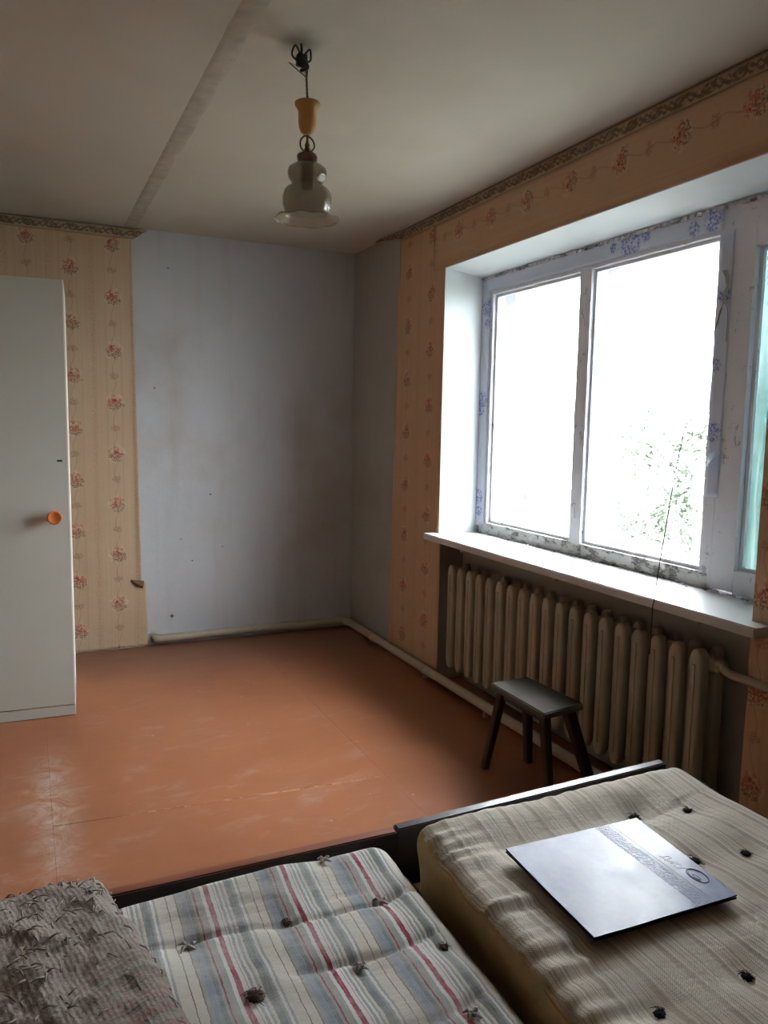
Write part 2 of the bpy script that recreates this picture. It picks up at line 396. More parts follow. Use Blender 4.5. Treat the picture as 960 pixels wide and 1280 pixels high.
M['cream'] = simple('cream_plastic_cup', c(186, 144, 84), .4, 0, 0, .05, 10)
M['brass'] = simple('tarnished_brass', c(120, 84, 48), .35, 0, 0, .15, 30, metal=.8)
M['burgundy'] = simple('burgundy_glass_bead', c(88, 26, 22), .15, 0, 0, .1, 20, spec=.8)
M['cable'] = simple('aged_flex', c(120, 112, 92), .7)
M['wire'] = simple('dark_wire_ends', c(52, 50, 44), .5)
def lampglass():
    mt, g = mat('moulded_smoky_glass'); p_ = g.pos()
    nrm = g.bump(g.noise(p_, 60, 3), .35, .006)
    pr = g.n('ShaderNodeBsdfPrincipled', {'Base Color': c(176, 166, 140), 'Roughness': .14, 'Transmission Weight': .3, 'IOR': 1.4, 'Alpha': .48})
    g.L.new(nrm, pr.inputs['Normal'])
    g.out(pr.outputs[0]); return mt
M['lampglass'] = lampglass()

def stripes(name, period, x0, stops, wrink=.3, dirt=(120, 112, 100), dirtamt=.35):
    mt, g = mat(name); p_ = g.pos(); x, y, z = g.xyz(p_)
    wob = g.m('MULTIPLY', g.m('SUBTRACT', g.noise(g.scale(p_, 3, 3, 3), 1.0, 3), .5), .03)
    u = g.m('FRACT', g.m('ADD', g.m('DIVIDE', g.m('SUBTRACT', g.m('ADD', x, wob), x0), period), .5))
    cc = g.ramp(u, stops, 'LINEAR')
    th = g.noise(g.comb(g.m('MULTIPLY', x, 700.0), g.m('MULTIPLY', y, 40.0), 0.0), 1.0, 2, .5)
    cc = g.mix(g.m('MULTIPLY', g.step(th, .5, .75), .3), cc, c(128, 122, 112))
    hl = g.noise(g.comb(g.m('MULTIPLY', x, 6.0), g.m('MULTIPLY', y, 60.0), 0.0), 1.0, 3, .5)
    cc = g.mix(g.m('MULTIPLY', g.step(hl, .55, .8), .16), cc, c(216, 210, 196))
    d = g.noise(p_, 5, 6, .7)
    cc = g.mix(g.m('MULTIPLY', g.step(d, .52, .78), dirtamt), cc, c(*dirt))
    weave = g.m('MULTIPLY', g.m('SINE', g.m('MULTIPLY', x, 2200.0)), g.m('SINE', g.m('MULTIPLY', y, 2200.0)))
    h = g.m('ADD', g.noise(g.scale(p_, 10, 26, 10), 1.0, 4, .6), g.m('MULTIPLY', g.m('ADD', g.noise(p_, 110, 3), weave), .05))
    g.out(g.bsdf(cc, .92, g.bump(h, wrink, .014), spec=.15, **{'Sheen Weight': .15})); return mt
cr, gy, dg, bl, rd, br, wh, pk = c(218, 213, 200), c(164, 168, 164), c(132, 138, 138), c(150, 157, 172), c(156, 52, 72), c(128, 104, 92), c(228, 228, 226), c(186, 116, 122)
seq = [(wh, .03), (pk, .006), (wh, .014), (gy, .02), (wh, .018), (gy, .018), (cr, .02), (dg, .05), (gy, .02), (wh, .02), (gy, .02), (cr, .075), (br, .008), (cr, .06), (br, .008), (gy, .03), (bl, .05), (dg, .03), (gy, .02), (rd, .012), (gy, .05), (wh, .03)]
def stopsof(seq, center_w, center_c, eps=.003):
    tot = sum(w_ for _, w_ in seq); k = (1-center_w)/tot; out = []; acc = 0
    segs = [(center_c, center_w/2)] + [(a, b*k) for a, b in seq] + [(center_c, center_w/2)]
    return segs
def ramp_segments(g, u, segs):
    """hard-edged stripes from (colour, width) segments, split over several ramps because one holds 32 stops"""
    cuts = []; acc = 0
    for col, w_ in segs: cuts.append((acc, col)); acc += w_
    chunks = [cuts[i:i+24] for i in range(0, len(cuts), 24)]
    res = None
    for ch in chunks:
        r = g.ramp(u, [(max(0.0, p_), col) for p_, col in ch], 'CONSTANT')
        if res is None: res = r
        else: res = g.mix(g.m('GREATER_THAN', u, ch[0][0]), res, r)
    return res
def ticking(name, period, x0, segs, dirt, dirtamt, wrink, lightc):
    mt, g = mat(name); p_ = g.pos(); x, y, z = g.xyz(p_)
    wob = g.m('MULTIPLY', g.m('SUBTRACT', g.noise(g.scale(p_, 3, 3, 3), 1.0, 3), .5), .025)
    fz = g.m('MULTIPLY', g.m('SUBTRACT', g.noise(g.comb(g.m('MULTIPLY', x, 40.0), g.m('MULTIPLY', y, 160.0), 0.0), 1.0, 2), .5), .004)
    u = g.m('FRACT', g.m('DIVIDE', g.m('SUBTRACT', g.m('ADD', g.m('ADD', x, wob), fz), x0), period))
    cc = ramp_segments(g, u, segs)
    th = g.noise(g.comb(g.m('MULTIPLY', x, 520.0), g.m('MULTIPLY', y, 30.0), 0.0), 1.0, 2, .5)
    cc = g.mix(g.m('MULTIPLY', g.step(th, .45, .75), .28), cc, lightc)
    fade = g.noise(g.comb(g.m('MULTIPLY', x, 5.0), g.m('MULTIPLY', y, 14.0), 3.0), 1.0, 5, .6)
    cc = g.mix(g.m('MULTIPLY', g.step(fade, .36, .70), .42), cc, lightc)
    d = g.noise(p_, 4.5, 6, .7)
    cc = g.mix(g.m('MULTIPLY', g.step(d, .52, .76), dirtamt), cc, c(*dirt))
    fleck = g.step(g.noise(p_, 90, 4, .7), .68, .73)
    cc = g.mix(g.m('MULTIPLY', fleck, .5), cc, c(70, 62, 56))
    weave = g.m('MULTIPLY', g.m('SINE', g.m('MULTIPLY', x, 2200.0)), g.m('SINE', g.m('MULTIPLY', y, 2200.0)))
    h = g.m('ADD', g.noise(g.scale(p_, 9, 22, 9), 1.0, 5, .6), g.m('MULTIPLY', g.m('ADD', g.noise(p_, 110, 3), weave), .05))
    g.out(g.bsdf(cc, .92, g.bump(h, wrink, .014), spec=.15, **{'Sheen Weight': .12})); return mt
segs1 = [(rd, .056)] + [(a, b*(.944/sum(q for _, q in seq))) for a, b in seq]
M['tick1'] = ticking('striped_ticking_red_and_grey', .158, .1325, segs1, (112, 108, 100), .30, .5, c(224, 223, 218))
be, bk, bg_, bw = c(216, 210, 196), c(120, 110, 98), c(184, 174, 158), c(226, 221, 209)
seq2 = [(be, .10), (bk, .012), (bw, .05), (bk, .010), (be, .12), (bg_, .10), (bk, .008), (bg_, .06), (bw, .09), (bk, .010), (be, .05), (bg_, .05), (be, .12), (bk, .010), (bw, .08), (bg_, .05), (be, .08)]
tot = sum(q for _, q in seq2)
M['tick2'] = ticking('striped_ticking_beige', .074, .78, [(a, b/tot) for a, b in seq2], (150, 134, 108), .4, .6, c(220, 212, 196))
M['tick2side'] = simple('beige_mattress_band', c(184, 164, 124), .92, 40, .4, .2, 7, spec=.15)
M['tuft_white'] = simple('grey_white_tuft', c(190, 188, 182), .9, 0, 0, .3, 60)
M['tuft_dark'] = simple('dark_felt_tuft', c(36, 32, 30), .95, 0, 0, .3, 60)
M['tuft_brown'] = simple('brown_fluff', c(96, 78, 66), .95, 0, 0, .3, 60)
def knit_mat():
    mt, g = mat('matted_grey_knit'); p_ = g.pos(); x, y, z = g.xyz(p_)
    rows = g.m('SINE', g.m('MULTIPLY', g.m('ADD', y, g.m('MULTIPLY', x, -.3)), 560.0))
    st = g.m('SINE', g.m('MULTIPLY', x, 760.0))
    cc = g.mix(g.noise(p_, 9, 6, .65), c(134, 124, 114), c(206, 194, 182))
    rr = g.noise(g.comb(0.0, g.m('MULTIPLY', g.m('ADD', y, g.m('MULTIPLY', x, -.3)), 55.0), 0.0), 1.0, 1)
    reg = g.m('MULTIPLY', g.step(x, .03, .12), g.step(y, .10, -.02))
    rc = g.ramp(rr, [(.0, c(150, 96, 86)), (.42, c(92, 110, 92)), (.47, c(158, 150, 138)), (.52, c(164, 92, 84)), (.6, c(150, 144, 132))], 'CONSTANT')
    cc = g.mix(g.m('MULTIPLY', reg, .6), cc, rc)
    h = g.m('ADD', g.m('MULTIPLY', g.m('ADD', rows, st), .05), g.noise(p_, 48, 7, .75))
    g.out(g.bsdf(cc, .97, g.bump(h, .9, .012), spec=.1, **{'Sheen Weight': .3})); return mt
M['knit'] = knit_mat()
M['lint'] = simple('grey_lint', c(186, 176, 164), .97, 0, 0, .25, 40, spec=.1)
def folder_mat():
    mt, g = mat('glossy_navy_folder_cover'); p_ = g.pos(); x, y, z = g.xyz(p_)   # object space: x across (0..), y along
    band = g.m('MULTIPLY', g.step(g.m('ABSOLUTE', g.m('SUBTRACT', x, .078)), .017, .014), 1.0)
    gl = g.m('MULTIPLY', band, g.m('SUBTRACT', g.step(g.vor(g.scale(p_, 1, 1.2, 1), 190), .3, .6), .5))
    line = g.step(g.m('ABSOLUTE', g.m('SUBTRACT', x, .102)), .0016, .0004)
    h = g.m('ADD', g.m('MULTIPLY', gl, 1.0), g.m('ADD', g.m('MULTIPLY', line, -.6), g.m('MULTIPLY', g.noise(p_, 7, 4), .6)))
    cc = g.mix(g.noise(p_, 9, 5, .6), c(46, 58, 112), c(70, 84, 138))
    dust = g.step(g.noise(p_, 14, 7, .7), .35, .75)
    cc = g.mix(g.m('MULTIPLY', dust, .35), cc, c(140, 146, 160))
    g.out(g.bsdf(cc, g.m('MULTIPLY_ADD', dust, .12, .30), g.bump(h, .35, .004), spec=.32)); return mt
M['folder'] = folder_mat()
M['folder_edge'] = simple('navy_folder_edge', c(24, 28, 48), .6)
M['page'] = simple('inner_pages', c(60, 64, 84), .8)
M['string'] = simple('white_cotton_string', c(186, 184, 176), .9)
M['twine'] = simple('grey_twine', c(96, 92, 84), .9)
M['grass'] = simple('meadow_grass', c(70, 72, 62), .95, 0, 0, .2, 1)
M['facade'] = plaster('outer_facade', c(180, 176, 168), c(150, 146, 138), .4)
M['leaf'] = simple('leaf_green', c(46, 60, 40), .8, 0, 0, .2, 3)
M['bark'] = simple('grey_bark', c(104, 92, 80), .9, 20, .5)

# ------------------------------------------------------------------ room shell
fl = tag(obj('floor', bx(XL-.15, W+.5, YR-.15, D+.2, -.25, -.006), M['bed_side']), 'red-brown painted sheet floor, scuffed and dusty', None, None, 'structure')
FX = [XL, -1.175, .045, 1.265, W+.14]
for i in range(4):
    x0, x1 = FX[i], FX[i+1]
    xs = .0004
    cuts = {0: [YR, .1, 2.85, D], 1: [YR, 1.35, 4.09, D], 2: [YR, -.05, None, D], 3: [YR, .9, 3.64, D]}[i]
    if i == 2:      # this column holds the slightly slanted cross joint seen in the room
        f = lambda x: 2.735-.082*x
        def slab(a, b, c_, d):  # y-values at (x0 low, x1 low, x1 high, x0 high)
            bm = nb(); lo = [(x0+xs, a), (x1-xs, b), (x1-xs, c_), (x0+xs, d)]
            bot = [bm.verts.new((x, y, -.006)) for x, y in lo]; top = [bm.verts.new((x, y, 0)) for x, y in lo]
            bm.faces.new(top); bm.faces.new(bot[::-1])
            for k in range(4): bm.faces.new((bot[k], bot[(k+1) % 4], top[(k+1) % 4], top[k]))
            return bm
        obj('floor_sheet', slab(YR, YR, -.05, -.05), M['floor'], fl)
        obj('floor_sheet', slab(-.048, -.048, f(x1)-.0012, f(x0)-.0012), M['floor'], fl)
        obj('floor_sheet', slab(f(x0)+.0012, f(x1)+.0012, D, D), M['floor'], fl)
    else:
        for a, b in zip(cuts, cuts[1:]):
            obj('floor_sheet', bx(x0+xs, x1-xs, a+xs, b-xs, -.006, 0), M['floor'], fl)

ce = tag(obj('ceiling', bx(XL-.15, W+.5, YR-.15, D+.2, H+.012, H+.25), M['joint']), 'whitewashed concrete slab ceiling with a filled joint', None, None, 'structure')
JX = .59
obj('ceiling_slab', bx(XL-.1, JX-.0315, YR-.1, D+.1, H, H+.012), M['ceiling'], ce)
obj('ceiling_slab', bx(JX+.0315, W+.3, YR-.1, D+.1, H, H+.012), M['ceiling'], ce)
def jf(u, v):
    y = YR+.0+(D-YR)*v
    wv = .036+.005*nz(y*5, u*4, 2)
    return (JX+.003+(u-.5)*2*wv+.004*nz(y*3, 0, 5)+(.004*nz(y*30, 7, 0) if u == 0 else 0), y, H+.0005-.0030*(1-abs(2*u-1)**3)-.0008*abs(nz(y*25, u*9, 1)))
obj('joint_filler', gridsheet(8, 160, jf), M['joint'], ce, True, 'darker grey filled joint between the ceiling slabs')

wb = tag(obj('wall_back', bx(XL-.15, W+.5, D, D+.2, -.05, H+.05), M['wall']), 'far wall, bare bluish plaster with wallpaper left of it', None, None, 'structure')
tag(obj('wall_left', bx(XL-.2, XL, YR, D, -.05, H+.05), M['paper_win']), 'left wall covered in flowered wallpaper', None, None, 'structure')
tag(obj('wall_rear', bx(XL-.15, W+.5, YR-.2, YR, -.05, H+.05), M['paper_back']), 'rear wall behind the beds', None, None, 'structure')
# window wall with opening and radiator niche
WY0, WY1 = 1.607, 3.585
NX = 2.165       # niche back
bm = nb()
box(bm, W, W+.45, WY1, D+.05, -.05, H+.05)
box(bm, W, W+.45, YR-.05, WY0, -.05, H+.05)
box(bm, W, W+.45, WY0, WY1, 2.215, H+.05)
box(bm, NX, W+.45, WY0, WY1, -.05, .775)
wr = tag(obj('wall_right', bm, M['walldark']), 'window wall with radiator niche under the sill', None, None, 'structure')
# reveal linings
def quadslab(P, t):     # P: four corners, t: thickness vector
    bm = nb(); t = Vector(t); a = [bm.verts.new(p_) for p_ in P]; b = [bm.verts.new(Vector(p_)+t) for p_ in P]
    bm.faces.new(a); bm.faces.new(b[::-1])
    for k in range(4): bm.faces.new((a[k], b[k], b[(k+1) % 4], a[(k+1) % 4]))
    return bm
obj('reveal_lining', quadslab([(W-.002, WY1, .80), (2.30, WY1-.005, .80), (2.30, WY1-.005, 2.17), (W-.002, WY1, 2.202)], (0, .02, 0)), M['reveal'], wr)
obj('reveal_lining', quadslab([(W-.002, WY0, .80), (2.30, WY0+.005, .80), (2.30, WY0+.005, 2.17), (W-.002, WY0, 2.202)], (0, -.02, 0)), M['reveal'], wr)
obj('reveal_lining', quadslab([(W-.002, WY0-.01, 2.202), (W-.002, WY1+.01, 2.202), (2.30, WY1+.01, 2.165), (2.30, WY0-.01, 2.165)], (0, 0, .03)), M['reveal'], wr)

# ---- wallpaper sheets
def zt(y): return 2.44
def paper_back(u, v):
    z = .004+v*(2.445-.004)
    # right edge of the sheet
    if z > .40: xe = .598+.022*(1-(z-.4)/2.0)
    else: xe = .645+.012*(1-z/.4)
    xe += .0025*nz(z*14, 1.3, 0)
    x = XL+.005+(xe-XL-.005)*(u**.55)
    if v == 0: z += max(0, .010*nz(x*14, 3.3, 0))
    y = D-.0025-.0015*(1+nz(x*5, z*4, 1))
    # right edge lifts off the wall
    e = max(0, 1-(xe-x)/.035)
    if z > .42: y -= .012*e*e*(.6+.4*sstep(z, 2.3, 1.2))
    return (x, y, z)
zs_rows = 150
sh = gridsheet(110, zs_rows, paper_back)
wp = obj('wallpaper_sheet', sh, M['paper_back'], wb, True)
sol = wp.modifiers.new('t', 'SOLIDIFY'); sol.thickness = .0006
def flap(u, v):       # torn corner folding forward, brown reverse showing
    a = v*2.2
    x = .560+u*.075-.012*v*u; z = .425-.012*u-.045*v*(u*.9+.1)
    return (x, D-.008-.030*sin(a)*(u*.8+.1), z+.004*nz(u*5, v*5, 0))
fp = obj('torn_paper_flap', gridsheet(10, 10, flap), M['paperback'], wb, True, 'brown paper reverse of a torn, curled flap')
fp.modifiers.new('t', 'SOLIDIFY').thickness = .0008
def pb2(u, v):
    # border on the back wall, ends in a loose pointed tip
    x = XL+.01+(.685-XL-.01)*u; t = sstep(x, .60, .685)
    zb = 2.432+.050*t+.002*nz(x*6, 0, 0); z = zb+(2.496-.006*t-zb)*v
    return (x, D-.008-.02*t*t-.001*nz(x*9, v*3, 0), z)
bo = obj('scroll_border', gridsheet(90, 4, pb2), M['border_x'], wb, True); bo.modifiers.new('t', 'SOLIDIFY').thickness = .0006
def pw1(u, v):        # window wall, left of the window
    z = .03+v*(2.46-.03); y0 = 4.12+.05*(1-v)+.004*nz(z*9, 2, 0)
    y1 = WY1+.002 if z > .79 else 3.565+.004*nz(z*11, 5, 0)
    y = y0+(y1-y0)*u
    e = max(0, 1-(y0-y)/.03) if z < 2.2 else 0
    return (W-.003-.008*e*e-.0012*(1+nz(y*5, z*5, 2)), y, z)
o = obj('wallpaper_sheet', gridsheet(24, 80, pw1), M['paper_win'], wr, True); o.modifiers.new('t', 'SOLIDIFY').thickness = .0006
def pw2(u, v):        # lintel garland strip
    y = YR+.01+(3.70-YR)*u; z = 2.204+(2.46-2.204)*v
    if v == 0: z += .0015*nz(y*10, 0, 0)
    return (W-.0065-.0012*nz(y*3, z*4, 2), y, z)
o = obj('wallpaper_sheet', gridsheet(110, 6, pw2), M['paper_lintel'], wr, True, 'flowered garland strip over the window'); o.modifiers.new('t', 'SOLIDIFY').thickness = .0006
def pw3(u, v):
    z = .02+v*(2.21-.02); y = YR+.01+(WY0-.002-YR-.01+.004*nz(z*8, 4, 0)*(1 if z < .78 else 0))*u
    return (W-.004-.0012*nz(y*5, z*5, 7), y, z)
o = obj('wallpaper_sheet', gridsheet(40, 60, pw3), M['paper_win'], wr, True); o.modifiers.new('t', 'SOLIDIFY').thickness = .0006
def pw4(u, v):        # border on the window wall, loose end droops away at the far corner
    y = YR+.01+(4.33-YR)*u; t = sstep(y, 3.95, 4.33)
    zb = 2.440+.030*t+.003*nz(y*4, 0, 0); z = zb+(2.497-.015*t-zb)*v
    return (W-.011-.05*t*t-.0015*nz(y*6, v*3, 0), y, z)
bo = obj('scroll_border', gridsheet(140, 4, pw4), M['border_y'], wr, True); bo.modifiers.new('t', 'SOLIDIFY').thickness = .0006

# ---- window sill
bm = bx(1.935, 2.33, 1.535, 3.62, .779, .812, .004)
# notch the ends into the wall: trim the parts beyond the opening inside the wall
bm.free(); bm = nb()
P = [(1.935, 1.535), (W-.008, 1.535), (W-.008, WY0+.001), (2.33, WY0+.006), (2.33, WY1-.006), (W-.008, WY1-.001), (W-.008, 3.625), (1.935, 3.625)]
a = [bm.verts.new((x, y, .779)) for x, y in P]; b = [bm.verts.new((x, y, .812)) for x, y in P]
bm.faces.new(a); bm.faces.new(b)
for k in range(8): bm.faces.new((a[k], a[(k+1) % 8], b[(k+1) % 8], b[k]))
bmesh.ops.recalc_face_normals(bm, faces=bm.faces)
bmesh.ops.bevel(bm, geom=[e for e in bm.edges if abs(e.verts[0].co.x-1.935) < 1e-5 and abs(e.verts[1].co.x-1.935) < 1e-5], offset=.004, segments=2, affect='EDGES')
si = tag(obj('window_sill', bm, M['sill']), 'white painted window sill over the radiator', None, None, 'structure')
for yy in (3.3, 2.55, 1.8):
    obj('sill_bracket', bx(1.98, 2.15, yy-.012, yy+.012, .755, .779, .003), M['pipe'], si)
# crumbs of old putty along the back of the sill
bm = nb()
for i in range(170):
    y = random.uniform(1.63, 3.55); x = 2.243-abs(random.gauss(0, .016)); s_ = random.uniform(.002, .0065)
    r = bmesh.ops.create_cube(bm, size=s_)
    mm = Matrix.Translation((x, y, .812+s_*.4)) @ Matrix.Rotation(random.uniform(0, 3), 4, Vector((random.random(), random.random(), 1)).normalized()) @ Matrix.Diagonal((1, random.uniform(.8, 3), .6, 1))
    bmesh.ops.transform(bm, matrix=mm, verts=r['verts'])
obj('putty_crumbs', bm, M['rail'], si, kind='stuff')

# ---- window
wn = tag(empty('window_1', (0, 0, 0)), 'three-part wooden window with flaking paint', None, None, 'structure')
FXi = 2.25      # inner face of frame
def bar(name, y0, y1, z0, z1, x0=FXi, x1=2.305, mt='frame', bev=.004, rough=True, label=None):
    bm = bx(x0, x1, y0, y1, z0, z1, bev)
    if rough:
        L = max(y1-y0, z1-z0); n = max(4, int(L/.05))
        es = [e for e in bm.edges if e.calc_length() > .3*L]
        bmesh.ops.subdivide_edges(bm, edges=es, cuts=n, use_grid_fill=False)
        for v in bm.verts:
            d = noise.noise_vector(v.co*13)*.0022
            v.co += Vector((d.x, d.y if z1-z0 > y1-y0 else 0, d.z if y1-y0 > z1-z0 else 0))
    return obj(name, bm, M[mt], wn, False, label)
bar('jamb', 3.495, 3.578, .812, 2.163)
bar('head_rail', WY0+.004, 3.50, 2.075, 2.163)
bar('bottom_rail', 2.0, 3.50, .812, .872, mt='rail', label='bottom rail with cracked, flaking paint')
bar('mullion', 2.722, 2.80, .868, 2.08)
bar('post', 1.99, 2.045, .814, 2.08)
bar('jamb', WY0+.004, 1.66, .812, 2.09)
# opening casement at the right
bar('casement_stile', 1.885, 1.985, .822, 2.085, FXi-.006, 2.30)
bar('casement_stile', 1.662, 1.72, .822, 2.085, FXi-.006, 2.30)
bar('casement_rail', 1.72, 1.885, .816, .90, FXi-.006, 2.30)
bar('casement_rail', 1.72, 1.885, 2.01, 2.085, FXi-.006, 2.30)
# glazing beads
for (y0, y1, z0, z1) in ((2.80, 3.495, .872, 2.075), (2.045, 2.722, .872, 2.075), (1.72, 1.885, .90, 2.01)):
    t = .014
    for q in ((y0, y0+t, z0, z1), (y1-t, y1, z0, z1), (y0+t, y1-t, z0, z0+t), (y0+t, y1-t, z1-t, z1)):
        bar('glazing_bead', *q, 2.268, 2.282, bev=.002, rough=False)
    obj('pane', bx(2.283, 2.286, y0+.002, y1-.002, z0+.002, z1-.002), M['dusty'], wn)
# outer frame and panes (double window)
def obar(name, y0, y1, z0, z1): bar(name, y0, y1, z0, z1, 2.385, 2.43, bev=.004, rough=False)
obar('outer_stile', 3.49, 3.58, .80, 2.19); obar('outer_stile', 2.70, 2.78, .88, 2.09); obar('outer_stile', 2.0, 2.06, .88, 2.09); obar('outer_stile', WY0+.004, 1.70, .80, 2.19)
obar('outer_rail', 1.70, 3.49, .80, .88); obar('outer_rail', 1.70, 3.49, 2.09, 2.19)
for (y0, y1) in ((2.78, 3.49), (2.06, 2.70), (1.70, 2.0)):
    obj('outer_pane', bx(2.405, 2.408, y0, y1, .88, 2.09), M['glass'], wn)
def film(u, v): return (2.345+.010*sin(u*26+3*nz(0, v*3, 0))+.006*nz(u*8, v*5, 1), 1.69+.27*u, .86+1.24*v)
obj('teal_cloth', gridsheet(50, 20, film), M['film'], wn, True, 'turquoise cloth hanging outside the narrow pane')
# reveal of the outer wall between the frames (so no light slips round)
bm = nb()
box(bm, 2.25, W+.45, WY1-.007, WY1+.01, .775, 2.23); box(bm, 2.25, W+.45, WY0-.01, WY0+.005, .775, 2.23)
box(bm, 2.25, W+.45, WY0, WY1, 2.164, 2.23); box(bm, 2.30, W+.49, WY0, WY1, .772, .81)
obj('frame_box', bm, M['frame'], wn)
# paper strips glued over the frame gaps
def strip(pts_fn, nu, nv):
    o = obj('sealing_paper', gridsheet(nu, nv, pts_fn), M['seal'], wn, True); o.modifiers.new('t', 'SOLIDIFY').thickness = .0005; return o
strip(lambda u, v: (2.2455-.012*(1-u)**2-.002*nz(v*20, u*3, 0), 3.585-.008-.072*(1-u)*1.0-.0, .83+1.325*v) if False else (2.2455-.010*u*u-.001*nz(v*20, u*3, 0), 3.512+.068*u+.003*nz(v*12, 0, 3)*(1-u), .85+1.31*v), 5, 60)
strip(lambda u, v: (2.2450-.008*v*v-.001*nz(u*30, v*3, 4), 2.03+1.53*u, 2.092+.006*nz(u*26, 0, 9)*(1-v)+.074*v), 80, 5)
strip(lambda u, v: (2.2420-.001*nz(v*20, u*3, 6), 1.972+.058*u+.004*nz(v*14, u, 3), 1.15+.93*v), 5, 50)
# latch hooks, torn paper scrap
def hook(y, z):
    bm = tube(nb(), smoothpath([(2.248, y, z+.012), (2.240, y+.006, z+.016), (2.238, y+.012, z+.006), (2.240, y+.002, z-.004), (2.243, y-.002, z-.05)], 4), .0028, 6)
    obj('latch_hook', bm, M['string'], wn, True, 'small white painted latch hook')
hook(2.752, 1.885); hook(2.757, 1.035)
def scrap(u, v): return (2.238-.03*u*sin(v*2.4), 1.985+.04*v-.015*u, 1.30-.05*u*v+.02*(1-v)-.01*u)
obj('paper_scrap', gridsheet(6, 6, scrap), M['seal'], wn, False, 'torn scrap of paper peeling from the post').modifiers.new('t', 'SOLIDIFY').thickness = .0006
wn_y = 0
# crack lines above the head rail as a ragged gap filler
bm = nb()
for i in range(60):
    y = 1.62+i*.033; z = 2.166
    box(bm, 2.228, 2.249, y, y+random.uniform(.012, .03), z-.006-random.random()*.006, z+.003)
obj('cracked_filler', bm, M['rail'], wn, kind='stuff')

# ---- string hung from the post
t = tag(empty('string', (2.236, 1.99, 1.9)), 'thin greyish string tied to window post, hanging over the sill', 'string')
def rel(pts, o): return [Vector(q)-Vector(o) for q in pts]
O = (2.236, 1.99, 1.9)
pts = smoothpath([(2.234, 1.985, 1.885), (2.22, 2.0, 1.78), (2.11, 2.02, 1.38), (1.985, 1.97, .95), (1.931, 1.933, .8165), (1.927, 1.935, .79), (1.928, 1.937, .70), (1.929, 1.94, .62)], 10)
obj('strand', tube(nb(), rel(pts, O), .0019, 6), M['twine'], t, True)
bm = nb()
for k in range(3):
    s_ = .004*k
    tube(bm, rel(smoothpath([(2.236, 1.985, 1.885), (2.230, 1.975+s_, 1.91), (2.232, 1.99+s_*2, 1.945), (2.236, 1.996, 1.92), (2.236, 1.985, 1.885)], 6), O), .002, 5)
tube(bm, rel(smoothpath([(2.235, 1.985, 1.89), (2.226, 2.0, 1.85), (2.232, 1.975, 1.81), (2.232, 1.972, 1.70)], 6), O), .002, 5)
tube(bm, rel(smoothpath([(2.235, 1.985, 1.89), (2.226, 1.99, 1.83), (2.232, 2.01, 1.80), (2.232, 2.01, 1.76)], 6), O), .0025, 5)
obj('knot', bm, M['string'], t, True)

# ------------------------------------------------------------------ radiator
RX0, RX1 = 1.992, 2.125; RZ0, RZ1 = .115, .665; RP = .0905; RY = 3.462
rad = tag(empty('radiator', (2.06, 2.65, 0)), 'cream cast-iron sectional radiator in the niche under the window sill', 'radiator')
def section_bm():
    bm = nb()
    def column(xc, dx, dy, z0, z1):
        # flattened tube that narrows and rounds at the ends
        prof = [(z0, .35), (z0+.008, .62), (z0+.022, .86), (z0+.045, 1.0), (z1-.045, 1.0), (z1-.022, .86), (z1-.008, .62), (z1, .35)]
        rings = []
        for z, k in prof:
            ring = []
            for i in range(14):
                a = 2*pi*i/14; ca, sa = cos(a), sin(a)
                px = dx*(abs(ca)**.5)*(1 if ca > 0 else -1); py = dy*(abs(sa)**.6)*(1 if sa > 0 else -1)
                ring.append(bm.verts.new((xc+px*(k if k > .9 else .6+.4*k), py*k, z)))
            rings.append(ring)
        for A, B in zip(rings, rings[1:]):
            for i in range(14): bm.faces.new((A[i], A[(i+1) % 14], B[(i+1) % 14], B[i]))
        bm.faces.new(rings[0][::-1]); bm.faces.new(rings[-1])
    column(-.040, .024, .0285, RZ0, RZ1); column(.040, .022, .022, RZ0, RZ1)
    # front rib
    box(bm, -.0675, -.060, -.007, .007, RZ0+.05, RZ1-.05, .002)
    # web and hubs top and bottom
    for zc in (RZ0+.05, RZ1-.05):
        box(bm, -.05, .05, -.012, .012, zc-.024, zc+.024, .004)
        tube(bm, [(0, -RP/2, zc), (0, -.02, zc), (0, .02, zc), (0, RP/2, zc)], [.022, .027, .027, .022], 14)
    return bm
sec = obj('section', section_bm(), M['radiator'], rad, True)
NS = 19
for i in range(NS):
    s_ = sec if i == 0 else sec.copy()
    if i: C.objects.link(s_)
    s_.parent = rad; s_.location = (2.06-2.06, RY-.026-i*RP-2.65, 0)
YE = RY-.026-(NS-1)*RP
obj('end_plug', tube(nb(), rel([(2.06, YE-.045, RZ1-.05), (2.06, YE-.062, RZ1-.05)], (2.06, 2.65, 0)), .024, 8), M['radiator'], rad, False)
obj('end_plug', tube(nb(), rel([(2.06, YE-.045, RZ0+.05), (2.06, YE-.062, RZ0+.05)], (2.06, 2.65, 0)), .024, 8), M['radiator'], rad, False)
obj('end_plug', tube(nb(), rel([(2.06, RY+.018, RZ1-.05), (2.06, RY+.036, RZ1-.05)], (2.06, 2.65, 0)), .024, 8), M['radiator'], rad, False)
for yy in (3.1, 2.2):
    obj('wall_bracket', bx(.0, NX-2.06+.01, yy-2.65-.012, yy-2.65+.012, RZ0-.004, RZ0+.018), M['radiator'], rad)
